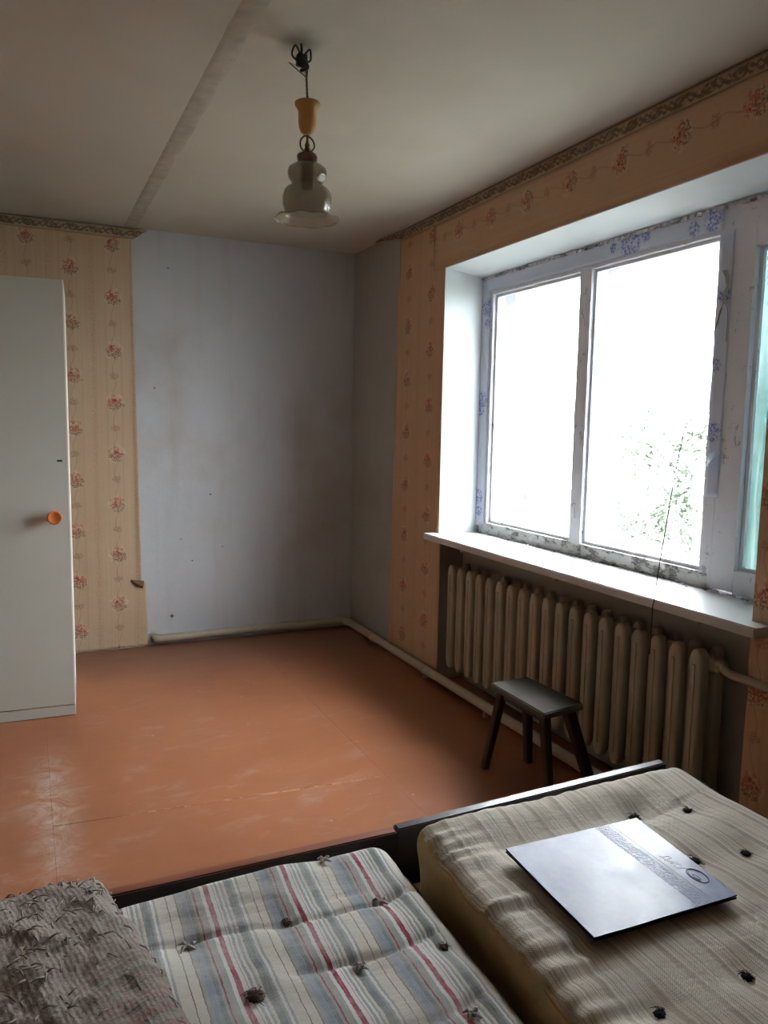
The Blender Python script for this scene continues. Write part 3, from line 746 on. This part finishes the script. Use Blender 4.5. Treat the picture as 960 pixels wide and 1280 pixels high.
# pipes
up = tag(empty('heating_pipe', (2.0, 1.6, .62)), 'thin cream pipe running from the radiator top along wallpaper', 'pipe')
O = (2.0, 1.6, .62)
obj('pipe_run', tube(nb(), rel(smoothpath([(2.06, YE-.06, RZ1-.05), (2.05, 1.735, .622), (1.985, 1.66, .632), (1.985, 1.56, .628), (1.985, 1.0, .622), (1.985, YR+.01, .60)], 6), O), .0135, 12), M['pipe'], up, True)
obj('coupling', tube(nb(), rel([(2.058, 1.756, .618), (2.054, 1.735, .621)], O), .021, 8), M['pipe'], up)
lp = tag(empty('heating_pipe', (1.96, 4.6, 0)), 'thick cream floor pipe bending round the far corner and under the radiator', 'pipe')
O = (1.96, 4.6, 0)
path = [(.685, D+.004, .052), (.69, 4.795, .052), (.71, 4.778, .051), (.80, 4.775, .050), (1.3, 4.775, .052), (1.86, 4.772, .052), (1.935, 4.755, .052), (1.957, 4.68, .052), (1.962, 4.5, .050), (1.962, 3.4, .052), (1.962, 2.4, .056), (1.962, 1.0, .056), (1.962, YR+.01, .05)]
obj('pipe_run', tube(nb(), rel(smoothpath(path, 7), O), .0235, 14), M['pipe'], lp, True)
obj('wall_sleeve', tube(nb(), rel([(.683, D+.004, .052), (.683, D-.012, .052)], O), .032, 14), M['joint'], lp)
for yy in (4.35, 3.62):
    obj('pipe_clip', tube(nb(), rel([(1.962, yy-.012, .051), (1.962, yy+.012, .051)], O), .0265, 14), M['pipe'], lp)
    obj('clip_foot', bx(.0-.008, W-.002-1.96, yy-4.6-.008, yy-4.6+.008, 0.001, .04), M['pipe'], lp)
for yy in (3.0, .6, -.6):
    obj('clip_foot', bx(-.008, .012, yy-4.6-.008, yy-4.6+.008, .0, .034), M['pipe'], lp)

# ------------------------------------------------------------------ wardrobe
wa = empty('wardrobe', (.178, 3.775, 0), R(-3.4)); tag(wa, 'tall pale grey-white cabinet with amber knob at the left frame edge', 'wardrobe')
WW, WD, WH = .98, .56, 2.005
bm = nb(); t_ = .02
box(bm, -t_, 0, .021, WD, 0, WH, .001); box(bm, -WW, -WW+t_, .021, WD, 0, WH, .001)
obj('side_panels', bm, M['cab_lit_edge'], wa)  # sides carry the paler tone that stands in for window light
obj('top_panel', bx(-WW+t_, -t_, .021, WD, WH-.02, WH, .001), M['white_enamel'], wa)
obj('bottom_panel', bx(-WW+t_, -t_, .021, WD, .06, .08, .001), M['white_enamel'], wa)
obj('back_panel', bx(-WW+t_, -t_, WD-.006, WD-.001, .0, WH-.02), M['white_enamel'], wa)
obj('plinth', bx(-WW+.001, -.001, .003, .019, .003, .052, .001), M['white_enamel'], wa)
for (a, b, kx, sx) in ((-.489, -.002, -.065, -1), (-WW+.002, -.491, -WW+.42, 1)):
    d = obj('door', bx(a, b, .0, .019, .056, WH-.002, .0015), M['white_enamel'], wa)
    bm = nb()
    bmk = lathe(nb(), [(.001, -.045), (.020, -.046), (.025, -.050), (.031, -.050), (.033, -.044), (.030, -.034), (.018, -.022), (.012, -.012), (.014, -.002), (.014, .0), (.001, .0)], 0, 0, 12)
    bmesh.ops.rotate(bmk, verts=bmk.verts, matrix=Matrix.Rotation(R(-90), 3, 'X'))
    kz = .948
    for v in bmk.verts: v.co = Vector((v.co.x, -abs(v.co.y), v.co.z))+Vector((kx, 0, kz))
    obj('knob', bmk, M['knob'], d, True, 'amber plastic knob')
    if sx < 0:
        obj('lit_edge_strip', bx(b-.0035, b+.001, -.0008, .0192, .056, WH-.002), M['cab_lit_edge'], d, label='edge strip painted paler as if lit by the window')  # added pale strip paints the window light along the door edge
        obj('keyhole', bx(-.048, -.026, -.0012, .001, 1.198, 1.206), M['black'], d, label='small black slot')
    else: bm.free()

# ------------------------------------------------------------------ pendant lamp
LX, LY = .797, 2.287
la = empty('pendant_lamp', (LX, LY, H)); tag(la, 'pendant lamp with stacked smoky glass shade hanging from ceiling hook', 'lamp')
O = (LX, LY, H)
def P_(prof): return [(r, z-H) for r, z in prof]
bm = nb()
tube(bm, rel(smoothpath([(.777, LY, 2.502), (.777, LY, 2.475), (.765, LY, 2.455), (.778, LY, 2.438), (.793, LY, 2.45), (.79, LY, 2.47)], 6), O), .004, 8)
obj('ceiling_hook', bm, M['wire'], la, True)
bm = nb()
box(bm, -.034, -.004, -.012, .012, -.062, -.030, .003)
tube(bm, rel(smoothpath([(.775, LY, 2.47), (.755, LY-.01, 2.488), (.748, LY, 2.465), (.765, LY, 2.45)], 6), O), .003, 6)
tube(bm, rel(smoothpath([(.785, LY, 2.47), (.80, LY-.01, 2.485), (.806, LY, 2.462), (.792, LY, 2.45)], 6), O), .003, 6)
tube(bm, rel(smoothpath([(.78, LY-.01, 2.455), (.79, LY-.02, 2.43), (.775, LY, 2.425)], 6), O), .005, 6)
obj('wire_terminal', bm, M['wire'], la, True)
bm = nb()
tube(bm, rel([(.79, LY, 2.432), (.735, LY-.01, 2.437), (.795, LY, 2.408), (.797, LY, 2.43)], O), .0018, 6)
obj('loose_wire', bm, M['cable'], la, True, 'stiff wire bent to a triangle')
cp = [(.792+.005*(i/20), LY, 2.44-.105*i/20) for i in range(21)]
bm = tube(nb(), rel([(x+.0015*sin(i*1.7), y+.0015*cos(i*1.7), z) for i, (x, y, z) in enumerate(cp)], O), .0032, 6)
tube(bm, rel([(x-.0015*sin(i*1.7), y-.0015*cos(i*1.7), z) for i, (x, y, z) in enumerate(cp)], O), .0026, 6)
obj('cord', bm, M['cable'], la, True)
cup = lathe(nb(), P_([(.024, 2.333), (.034, 2.341), (.0385, 2.338), (.038, 2.331), (.031, 2.322), (.0275, 2.312), (.0275, 2.285), (.0255, 2.268), (.020, 2.256), (.012, 2.249), (.003, 2.247)]), 0, 0, 28)
obj('cup', cup, M['cream'], la, True, 'cream yellow plastic cup')
bm = nb()
tube(bm, rel([(LX, LY, 2.25), (LX, LY, 2.235)], O), .004, 8)
cpts = [(LX+.0225*cos(a)*1.0, LY+.003*sin(a*2), 2.222+.0225*sin(a)) for a in [2*pi*i/24 for i in range(24)]]
tube(bm, rel(cpts, O), .0028, 6, closed=True)
obj('ring', bm, M['brass'], la, True, 'brass suspension ring')
bm = lathe(nb(), P_([(.002, 2.236), (.004, 2.234), (.005, 2.225), (.008, 2.219), (.0065, 2.212), (.010, 2.206), (.0075, 2.20), (.007, 2.194)]), 0, 0, 14)
obj('stem', bm, M['brass'], la, True)
bm = lathe(nb(), P_([(.004, 2.199), (.020, 2.197), (.028, 2.191), (.031, 2.182), (.029, 2.172), (.029, 2.166), (.004, 2.164)]), 0, 0, 20, lambda i, a: .05*cos(a*8))
obj('bead', bm, M['burgundy'], la, True, 'dark burgundy glass bead')
obj('lamp_socket', lathe(nb(), P_([(.004, 2.166), (.018, 2.164), (.018, 2.10), (.016, 2.094), (.004, 2.092)]), 0, 0, 18), M['wire'], la, True)
gprof = [(.026, 2.164), (.042, 2.160), (.054, 2.150), (.0575, 2.139), (.055, 2.126), (.047, 2.115), (.042, 2.108), (.044, 2.102), (.056, 2.096), (.067, 2.084), (.072, 2.068), (.072, 2.052), (.068, 2.036), (.0635, 2.026), (.062, 2.020), (.068, 2.015), (.080, 2.009), (.090, 2.006), (.097, 2.004)]
def fl_(i, a):
    if i >= 15: return .02*(i-14)/4*cos(a*9)
    if i >= 8: return .018*cos(a*12)
    return .022*cos(a*10)
bm = lathe(nb(), P_(gprof), 0, 0, 96, fl_)
for v in bm.verts:
    if v.co.z+H < 2.012: v.co.z += .0015*cos(math.atan2(v.co.y, v.co.x)*9)
gs = obj('glass_shade', bm, M['lampglass'], la, True, 'smoky moulded glass shade with fluted rim')
gs.modifiers.new('t', 'SOLIDIFY').thickness = .002
bm = tube(nb(), [(.0965*cos(a)*(1+.02*cos(a*9)), .0965*sin(a)*(1+.02*cos(a*9)), 2.004-H+.0015*cos(a*9)) for a in [2*pi*i/96 for i in range(96)]], .0022, 6, closed=True)
obj('rim', bm, M['lampglass'], la, True)

# ------------------------------------------------------------------ stool
st = empty('stool', (1.73, 2.31, 0)); tag(st, 'small dark wooden stool standing in front of the radiator', 'stool')
SA = [(1.636, 2.480), (1.820, 2.484), (1.834, 2.150), (1.634, 2.124)]
bm = nb(); SO = Vector((1.73, 2.31, 0))
top = [bm.verts.new(Vector((x, y, .384))-SO) for x, y in SA]; bot = [bm.verts.new(Vector((x, y, .358))-SO) for x, y in SA]
bm.faces.new(top); bm.faces.new(bot[::-1])
for k in range(4): bm.faces.new((bot[k], bot[(k+1) % 4], top[(k+1) % 4], top[k]))
bmesh.ops.recalc_face_normals(bm, faces=bm.faces)
bmesh.ops.bevel(bm, geom=list(bm.edges), offset=.005, segments=2, affect='EDGES')
obj('seat', bm, M['stool'], st)
def sleg(t, f, w0, w1):
    bm = nb(); t = Vector(t)-SO; f = Vector(f)-SO
    A = [bm.verts.new(t+Vector((sx*w0/2, sy*w0/2, 0))) for sx, sy in ((-1, -1), (1, -1), (1, 1), (-1, 1))]
    B = [bm.verts.new(f+Vector((sx*w1/2, sy*w1/2, 0))) for sx, sy in ((-1, -1), (1, -1), (1, 1), (-1, 1))]
    bm.faces.new(A); bm.faces.new(B[::-1])
    for k in range(4): bm.faces.new((A[k], A[(k+1) % 4], B[(k+1) % 4], B[k]))
    bmesh.ops.recalc_face_normals(bm, faces=bm.faces)
    bmesh.ops.bevel(bm, geom=[e for e in bm.edges if abs(e.verts[0].co.z-e.verts[1].co.z) > .2], offset=.004, segments=1, affect='EDGES')
    obj('leg', bm, M['stool_leg'], st)
sleg((1.672, 2.44, .36), (1.662, 2.535, 0), .034, .028)
sleg((1.79, 2.44, .36), (1.862, 2.515, 0), .036, .030)
sleg((1.672, 2.17, .36), (1.690, 2.14, 0), .034, .028)
sleg((1.79, 2.19, .36), (1.90, 2.14, 0), .042, .036)
obj('apron', bx(-.060, -.045, -.13, .12, .325, .358, .002), M['stool_leg'], st)
obj('apron', bx(.050, .065, -.13, .12, .325, .358, .002), M['stool_leg'], st)

# ------------------------------------------------------------------ beds
BL = -.42
def bed(x0, x1, ya, yb, ztop, mtop, label):
    """footboard from (x0,ya) to (x1,yb); runs back towards the camera"""
    b = empty('bed', ((x0+x1)/2, .6, 0)); tag(b, label, 'bed', None)
    ox, oy = (x0+x1)/2, .6
    bm = nb()
    t = .028
    P = [(x0, ya), (x1, yb), (x1, yb-t), (x0, ya-t)]
    lo = [bm.verts.new((x-ox, y-oy, .05)) for x, y in P]; hi = [bm.verts.new((x-ox, y-oy, ztop)) for x, y in P]
    bm.faces.new(lo[::-1]); bm.faces.new(hi)
    for k in range(4): bm.faces.new((lo[k], lo[(k+1) % 4], hi[(k+1) % 4], hi[k]))
    bmesh.ops.recalc_face_normals(bm, faces=bm.faces)
    bmesh.ops.bevel(bm, geom=[e for e in bm.edges if e.verts[0].co.z > .2 and e.verts[1].co.z > .2], offset=.003, segments=2, affect='EDGES')
    bm.normal_update()
    for f in bm.faces: f.material_index = 1 if (f.normal.z < .5) else 0
    obj('footboard', bm, [M[mtop], M['bed_side']], b)
    ye = min(ya, yb)-t-.001
    for xx in (x0+.004, x1-.026): obj('side_rail', bx(xx-ox, xx+.022-ox, BL+.025-oy, ye-oy, .20, .33, .002), M['bed_side'], b)
    obj('headboard', bx(x0-ox, x1-ox, BL-.005-oy, BL+.023-oy, .05, .72, .003), M['bed_side'], b)
    for xx in (x0+.02, x1-.06):
        for yy in (BL+.03, ye-.045): obj('leg', bx(xx-ox, xx+.04-ox, yy-oy, yy+.04-oy, 0, .20, .002), M['bed_side'], b)
        obj('foot', bx(xx-ox, xx+.04-ox, ye+.004-oy, ye+.026-oy, 0, .05), M['bed_side'], b)
    n = 12
    for i in range(n):
        y = BL+.06+(ye-BL-.16)*i/(n-1)
        obj('slat', bx(x0+.026-ox, x1-.026-ox, y-oy, y+.07-oy, .312, .33, .002), M['bed_pine'], b)
    return b
bed(-.102, .757, 1.552, 1.541, .449, 'board_red', 'left bed frame with reddish-brown footboard, standing by the open floor')
bed(.761, 1.617, 1.543, 1.567, .453, 'board_dark', 'right bed frame with dark polished footboard, nearest the radiator')

def rbox(nx, ny, nz_, hx, hy, hz, r):
    """rounded box surface as (verts, faces) with unit-normal info"""
    idx = {}; vs = []; nr = []; fs = []
    def vert(i, j, k):
        key = (i, j, k)
        if key in idx: return idx[key]
        q = Vector((-hx+2*hx*i/nx, -hy+2*hy*j/ny, -hz+2*hz*k/nz_))
        inn = Vector((max(-hx+r, min(hx-r, q.x)), max(-hy+r, min(hy-r, q.y)), max(-hz+min(r, hz*.98), min(hz-min(r, hz*.98), q.z))))
        d = q-inn
        n = d.normalized() if d.length > 1e-9 else Vector((0, 0, 1))
        rr = Vector((r, r, min(r, hz*.98)))
        p_ = inn+Vector((n.x*rr.x, n.y*rr.y, n.z*rr.z)) if d.length > 1e-9 else q
        idx[key] = len(vs); vs.append(p_); nr.append(n); return idx[key]
    for i in range(nx):
        for j in range(ny):
            fs.append([vert(i, j, nz_), vert(i+1, j, nz_), vert(i+1, j+1, nz_), vert(i, j+1, nz_)])
            fs.append([vert(i, j+1, 0), vert(i+1, j+1, 0), vert(i+1, j, 0), vert(i, j, 0)])
    for i in range(nx):
        for k in range(nz_):
            fs.append([vert(i, 0, k), vert(i+1, 0, k), vert(i+1, 0, k+1), vert(i, 0, k+1)])
            fs.append([vert(i+1, ny, k), vert(i, ny, k), vert(i, ny, k+1), vert(i+1, ny, k+1)])
    for j in range(ny):
        for k in range(nz_):
            fs.append([vert(0, j+1, k), vert(0, j, k), vert(0, j, k+1), vert(0, j+1, k+1)])
            fs.append([vert(nx, j, k), vert(nx, j+1, k), vert(nx, j+1, k+1), vert(nx, j, k+1)])
    return vs, nr, fs
def dimple(x, y, cx, cy, r, d):
    q = math.hypot(x-cx, y-cy)/r
    return -d*exp(-q*q*1.6)
def tuft(parent, o, x, y, z, mt, s=.008, kind='bow', label=None):
    bm = nb(); rnd = random.Random(int(x*1000)+int(y*777))
    if kind == 'bow':
        for a in (0.2, 2.2, 3.6, 5.2):
            L = s*rnd.uniform(1.2, 1.9)
            tube(bm, [Vector((0, 0, .002)), Vector((cos(a)*L*.5, sin(a)*L*.5, .006)), Vector((cos(a+.3)*L, sin(a+.3)*L, .002))], [s*.25, s*.32, s*.12], 6)
        r = bmesh.ops.create_icosphere(bm, subdivisions=1, radius=s*.42); bmesh.ops.translate(bm, verts=r['verts'], vec=(0, 0, .004))
    else:
        r = bmesh.ops.create_icosphere(bm, subdivisions=3, radius=s)
        for v in r['verts']:
            v.co *= 1+.55*nz(v.co.x*260, v.co.y*260, v.co.z*260+x*9); v.co.z *= .45
        for k in range(14):
            a = rnd.uniform(0, 6.3); L = s*rnd.uniform(1.2, 2.0)
            tube(bm, [Vector((0, 0, s*.3)), Vector((cos(a)*L*.6, sin(a)*L*.6, s*.5)), Vector((cos(a+.4)*L, sin(a+.4)*L, s*.1))], [s*.10, s*.07, s*.03], 4)
    ob = obj('tuft', bm, mt, parent, kind != 'bow', label); ob.location = Vector((x, y, z))-Vector(o); return ob

# left mattress: thin, red and grey stripes
m1c = Vector((.317, .525, .398))
T1 = [(.236, 1.303), (.42, 1.30), (.61, 1.289), (.315, 1.136), (.50, 1.13), (.66, 1.12), (.547, 1.44), (.62, .96), (.42, .96)]
def crease(x, y, yl, x0, x1, amp, wd=.012):
    m_ = sstep(x, x0, x0+.08)*(1-sstep(x, x1-.08, x1))
    d = (y-yl-.02*sin(x*9)-.01*nz(x*7, yl*3, 0))/wd
    return -amp*m_*exp(-d*d)
def m1h(x, y):      # height added to the top
    h = .014*exp(-((y-1.44)/.07)**2)*(.7+.6*exp(-((x-.42)/.2)**2)) + .005*nz(x*6, y*6, 0)+.003*nz(x*15, y*15, 3)
    for (a, b) in T1: h += dimple(x, y, a, b, .042, .006)
    h += crease(x, y, 1.302, .05, .78, .0035, .010)+crease(x, y, 1.165, .36, .70, .003, .008)+crease(x, y, 1.37, .28, .46, .003, .006)+crease(x, y, .99, .05, .7, .006, .01)
    h += crease(x, y, 1.30, .02, .76, .005, .0045)+crease(x, y, 1.163, .34, .72, .005, .0045)+crease(x, y, 1.385, .26, .40, .004, .004)+crease(x, y, 1.345, .46, .66, .004, .004)
    h += .003*nz(x*4+y*3, y*42, 7)*exp(-((y-1.42)/.09)**2)
    h += .0035*exp(-((x-.74)/.06)**2)*nz(x*9, y*26, 2)
    return h
def m1z(x, y): return .4575+m1h(x, y)
vs, nr, fs = rbox(130, 260, 6, .392, .955, .060, .05)
out = []
for p_, n in zip(vs, nr):
    q = p_+m1c; wgt = max(0, n.z)**.5 if n.z > 0 else 0
    q.z += m1h(q.x, q.y)*wgt
    if n.z < -.3: q.z = max(q.z, .332)
    q.x += .004*nz(q.y*5, q.z*8, 1)*(1-abs(n.z)); q.y += .008*nz(q.x*6, 1, 2)*(1-abs(n.z))
    q.z = max(q.z, .331)
    out.append(q)
# shift so the local origin is at the mattress centre base while the stripe material uses world-like coordinates
mo1 = tag(obj('mattress', (out, [], fs), M['tick1'], None, True), 'thin mattress in red, grey and cream striped ticking, on the left bed', 'mattress')
for i, (x, y) in enumerate(T1):
    if i in (3,): tuft(mo1, (0, 0, 0), x, y, m1z(x, y)+.002, M['tuft_brown'], .014, 'fluff', 'brown fluffy tuft')
    elif i in (1, 5): tuft(mo1, (0, 0, 0), x, y, m1z(x, y)+.001, M['tuft_brown'], .008, 'fluff', 'dark frayed tuft')
    else: tuft(mo1, (0, 0, 0), x, y, m1z(x, y)+.001, M['tuft_white'], .011)

# right mattress: thicker, beige, wrinkled along its piped left edge
m2c = Vector((1.139, .505, .420))
T2 = [(1.262, 1.285), (1.236, 1.085), (1.385, 1.245), (1.352, 1.055), (.905, 1.262), (1.05, .80), (.86, .80)]
def m2h(x, y):
    h = .012*exp(-((y-1.385)/.06)**2) + .004*nz(x*5, y*5, 4)+.002*nz(x*14, y*14, 8)
    h -= .012*exp(-((y-1.285)/.045)**2)*sstep(x, .86, 1.0)*(1-sstep(x, 1.25, 1.4))
    for (a, b) in T2: h += dimple(x, y, a, b, .06, .013)
    e = exp(-((x-.75)/.10)**2)
    h += .010*e*nz(x*4, y*24+x*5, 2)+.009*e*nz(x*3, y*52, 5)
    far = exp(-((y-1.39)/.05)**2)
    h += .004*far*nz(x*34, y*5, 1)
    h += crease(x, y, 1.275, 1.24, 1.55, .004, .006)
    h += .012*exp(-((x-1.42)/.08)**2)*exp(-((y-.95)/.3)**2)
    return h
def m2z(x, y): return .5085+m2h(x, y)
vs, nr, fs = rbox(140, 260, 14, .399, .93, .0885, .040)
out = []
for p_, n in zip(vs, nr):
    q = p_+m2c
    # plan: the mattress lies slightly skewed
    wgt = max(0, n.z)**.5 if n.z > 0 else 0
    q.z += m2h(q.x, q.y)*wgt
    side = 1-abs(n.z)
    q.x += .006*nz(q.y*9, q.z*14, 1)*side; q.y += .006*nz(q.x*9, q.z*10, 2)*side
    lw = 1-sstep(q.x, .74, 1.10); q.x += lw*(.012+max(-.55, q.y-1.42)*.052+.012*(sstep(q.z, .49, .36)))
    q.z = max(q.z, .331)
    out.append(q)
mo2 = tag(obj('mattress', (out, [], fs), [M['tick2'], M['tick2side']], None, True), 'thick beige striped mattress on the right bed under the folder', 'mattress')
for p_ in mo2.data.polygons:
    if p_.normal.x < -.72 and abs(p_.normal.z) < .6: p_.material_index = 1
for i, (x, y) in enumerate(T2):
    tuft(mo2, (0, 0, 0), x, y, m2z(x, y)+.002, M['tuft_dark'], .012 if i < 2 else .009, 'fluff', 'black frayed tuft')
# piping along the left edge, top and bottom
def pip(zz, xo, amp):
    pts = []
    for i in range(160):
        y = -.36+1.74*i/159
        pts.append((.757+max(-.55, y-1.42)*.052+(.012 if zz < .45 else 0)+xo+.005*nz(y*9, zz*14, 1)+.002*nz(y*30, 3, 0), y, zz+amp*nz(y*14, 2, zz)))
    return pts
obj('piping', tube(nb(), pip(.487, .003, .006), .0042, 7), M['tick2side'], mo2, True)
obj('piping', tube(nb(), pip(.372, .004, .004), .0042, 7), M['tick2side'], mo2, True)

# ------------------------------------------------------------------ cushion in matted knit
PZ = .452
pl = empty('cushion', (-.035, 1.065, PZ), R(14)); tag(pl, 'lumpy cushion in shaggy grey knitted cover at the lower left corner', 'cushion')
hx, hy, hz = .215, .335, .052
vs, nr, fs = rbox(90, 130, 10, hx, hy, hz, .05)
out = []
def pdisp(q, n):
    d = .014*nz(q.x*9, q.y*9, q.z*9)+.009*nz(q.x*26, q.y*26, q.z*26)+(.002 if q.x > .06 else .007)*abs(nz(q.x*60, q.y*60, q.z*60))+.002*nz(q.x*160, q.y*160, q.z*160)
    pf = (1-(abs(q.x)/hx)**3)*(1-(abs(q.y)/hy)**3)
    return n*d+Vector((0, 0, .028*pf if n.z > 0 else 0))
for p_, n in zip(vs, nr):
    q = p_+pdisp(p_, n)
    q.z = max(q.z, -hz+.003)
    out.append(q+Vector((0, 0, hz+.012)))
cb = obj('knitted_cover', (out, [], fs), M['knit'], pl, True)
bm = nb(); rnd = random.Random(3); cand = [i for i, n in enumerate(nr) if n.z > .2 or n.y > .3]
for k in range(900):
    i = rnd.choice(cand); q = out[i]; n = nr[i]
    if q.x > .06 and q.y < .1 and rnd.random() < .7: continue
    a = rnd.uniform(0, 6.3); L = rnd.uniform(.008, .026); tdir = Vector((cos(a), sin(a), 0)); tdir = (tdir-n*tdir.dot(n))
    pts = [q, q+tdir*L*.5+n*rnd.uniform(.001, .005), q+tdir*L+n*rnd.uniform(-.001, .003)+Vector((rnd.uniform(-1, 1), rnd.uniform(-1, 1), 0))*.004]
    tube(bm, pts, [.0017, .0015, .0006], 4)
obj('lint_wisps', bm, M['lint'], pl, True, kind='stuff')
r = bmesh.ops.create_icosphere(bm := nb(), subdivisions=3, radius=.016)
for v in bm.verts: v.co *= 1+.6*nz(v.co.x*150, v.co.y*150, v.co.z*150); v.co.z *= .6
obj('fluff_wad', bm, M['tuft_white'], pl, True, 'white wad of stuffing at the seam').location = (.205, .185, .022)

# ------------------------------------------------------------------ folder
FC = [Vector((.868, 1.235, .5300)), Vector((1.209, 1.226, .5255)), Vector((1.181, .934, .5275)), Vector((.852, .944, .5250))]
cen = sum(FC, Vector())/4
exv = ((FC[1]+FC[2])-(FC[0]+FC[3])).normalized(); eyv = ((FC[0]+FC[1])-(FC[3]+FC[2])); eyv = (eyv-exv*eyv.dot(exv)).normalized(); ezv = exv.cross(eyv)
fo = bpy.data.objects.new('folder', None); C.objects.link(fo); fo.empty_display_size = .1
mw = Matrix((exv, eyv, ezv)).transposed().to_4x4(); mw.translation = cen+ezv*.002; fo.matrix_world = mw
tag(fo, 'glossy dark navy folder lying on the beige mattress', 'folder')
inv = mw.inverted(); L = [inv @ v for v in FC]
def leafslab(z0, z1, inset, mt, name, par, lift=0.0, label=None):
    bm = nb(); cx = sum((v.x for v in L))/4; cy = sum((v.y for v in L))/4
    q = [Vector((v.x-inset*(1 if v.x > cx else -1), v.y-inset*(1 if v.y > cy else -1), 0)) for v in L]
    N_ = 16
    def pt(u, v_, z):
        a = q[3].lerp(q[2], u); b = q[0].lerp(q[1], u); p_ = a.lerp(b, v_)
        return (p_.x, p_.y, z+lift*(max(0, u-.8)/.2)*0+.0012*nz(p_.x*9, p_.y*9, 5))
    vs = [pt(i/N_, j/N_, z) for z in (z0, z1) for j in range(N_+1) for i in range(N_+1)]; K = (N_+1)**2
    f = []
    I = lambda i, j, l: l*K+j*(N_+1)+i
    for i in range(N_):
        for j in range(N_):
            f.append((I(i, j, 1), I(i+1, j, 1), I(i+1, j+1, 1), I(i, j+1, 1))); f.append((I(i, j+1, 0), I(i+1, j+1, 0), I(i+1, j, 0), I(i, j, 0)))
        f.append((I(i, 0, 0), I(i+1, 0, 0), I(i+1, 0, 1), I(i, 0, 1))); f.append((I(i+1, N_, 0), I(i, N_, 0), I(i, N_, 1), I(i+1, N_, 1)))
        f.append((I(0, i+1, 0), I(0, i, 0), I(0, i, 1), I(0, i+1, 1))); f.append((I(N_, i, 0), I(N_, i+1, 0), I(N_, i+1, 1), I(N_, i, 1)))
    o = obj(name, (vs, [], f), mt, par)
    if len(o.data.materials) > 1:
        for p_ in o.data.polygons: p_.material_index = 0 if p_.normal.z > .8 else 1
    return o
leafslab(-.0075, -.0052, 0, [M['folder_edge'], M['folder_edge']], 'back_cover', fo)
leafslab(-.0052, -.0020, .004, M['page'], 'pages', fo)
fc = leafslab(-.0020, .0006, 0, [M['folder'], M['folder_edge']], 'front_cover', fo)
# embossed oval and letters
ec = inv @ Vector((1.160, 1.008, .527))
bm = tube(nb(), [(ec.x+.016*cos(a), ec.y+.024*sin(a), .0012) for a in [2*pi*i/40 for i in range(40)]], .0011, 6, closed=True)
tube(bm, [(ec.x+.0125*cos(a), ec.y+.020*sin(a), .0010) for a in [.4+3.6*i/20 for i in range(21)]], .0006, 5)
tube(bm, [(ec.x-.005+.004*cos(a), ec.y-.003+.010*sin(a), .0010) for a in [2*pi*i/16 for i in range(16)]], .0006, 5, closed=True)
obj('emblem', bm, M['folder'], fc, True, 'embossed oval emblem')
tc = bpy.data.curves.new('letters', 'FONT'); tc.body = '\u0414\u0416\u0423'; tc.size = .023; tc.extrude = .00035; tc.align_x = 'CENTER'; tc.align_y = 'CENTER'
to = bpy.data.objects.new('tmp', tc); C.objects.link(to)
dg_ = bpy.context.evaluated_depsgraph_get(); me = bpy.data.meshes.new_from_object(to.evaluated_get(dg_)); bpy.data.objects.remove(to)
lo_ = bpy.data.objects.new('letters', me); C.objects.link(lo_); me.materials.clear(); me.materials.append(M['folder']); lo_.parent = fc
lc = inv @ Vector((1.150, 1.062, .527)); lo_.location = (lc.x, lc.y, .0009); lo_.rotation_euler = (0, 0, R(-90)); lo_['label'] = 'embossed letters'

# ------------------------------------------------------------------ outdoors (blown out by exposure)
GZ = -5.6
tag(obj('ground', bx(2.6, 80, -40, 70, GZ-.1, GZ), M['grass']), 'green ground far below the window', None, None, 'structure')
def tree(x, y, top, rad_, label, seed):
    t = empty('tree', (x, y, GZ)); tag(t, label, 'tree', None)
    rnd = random.Random(seed); h = top-GZ
    obj('trunk', tube(nb(), [(0, 0, 0), (.1, .05, h*.3), (-.05, .1, h*.6), (0, 0, h*.92)], [.2, .15, .1, .03], 8), M['bark'], t, True)
    vs = []; f = []
    blobs = [(Vector((rnd.gauss(0, rad_*.42), rnd.gauss(0, rad_*.42), h*rnd.uniform(.42, .9))), rad_*rnd.uniform(.3, .55)) for _ in range(16)]
    for k in range(4200):
        b, r = rnd.choice(blobs); d = Vector((rnd.gauss(0, 1), rnd.gauss(0, 1), rnd.gauss(0, .8))).normalized()*r*rnd.uniform(.5, 1)
        q = b+d
        if q.z > h: q.z = h-rnd.random()*.3
        a = Vector((rnd.gauss(0, 1), rnd.gauss(0, 1), rnd.gauss(0, 1))).normalized(); c_ = a.cross(Vector((rnd.gauss(0, 1), rnd.gauss(0, 1), 1))).normalized()
        s_ = rnd.uniform(.06, .13); i = len(vs)
        vs += [q-a*s_, q+c_*s_*.5, q+a*s_, q-c_*s_*.5]; f.append((i, i+1, i+2, i+3))
    obj('foliage', (vs, [], f), M['leaf'], t, kind='stuff')
tree(17, 15.5, 2.3, 3.0, 'pale green tree outside, low behind the middle window pane', 1)
tree(12, 21.5, 1.0, 2.4, 'pale green tree outside, low behind the left window pane', 2)
tree(27, 16.0, 2.2, 3.4, 'hazy tree outside beyond the middle pane, nearer the narrow casement', 3)
tree(13, 8.5, 1.2, 2.4, 'tree outside behind the narrow right casement', 4)
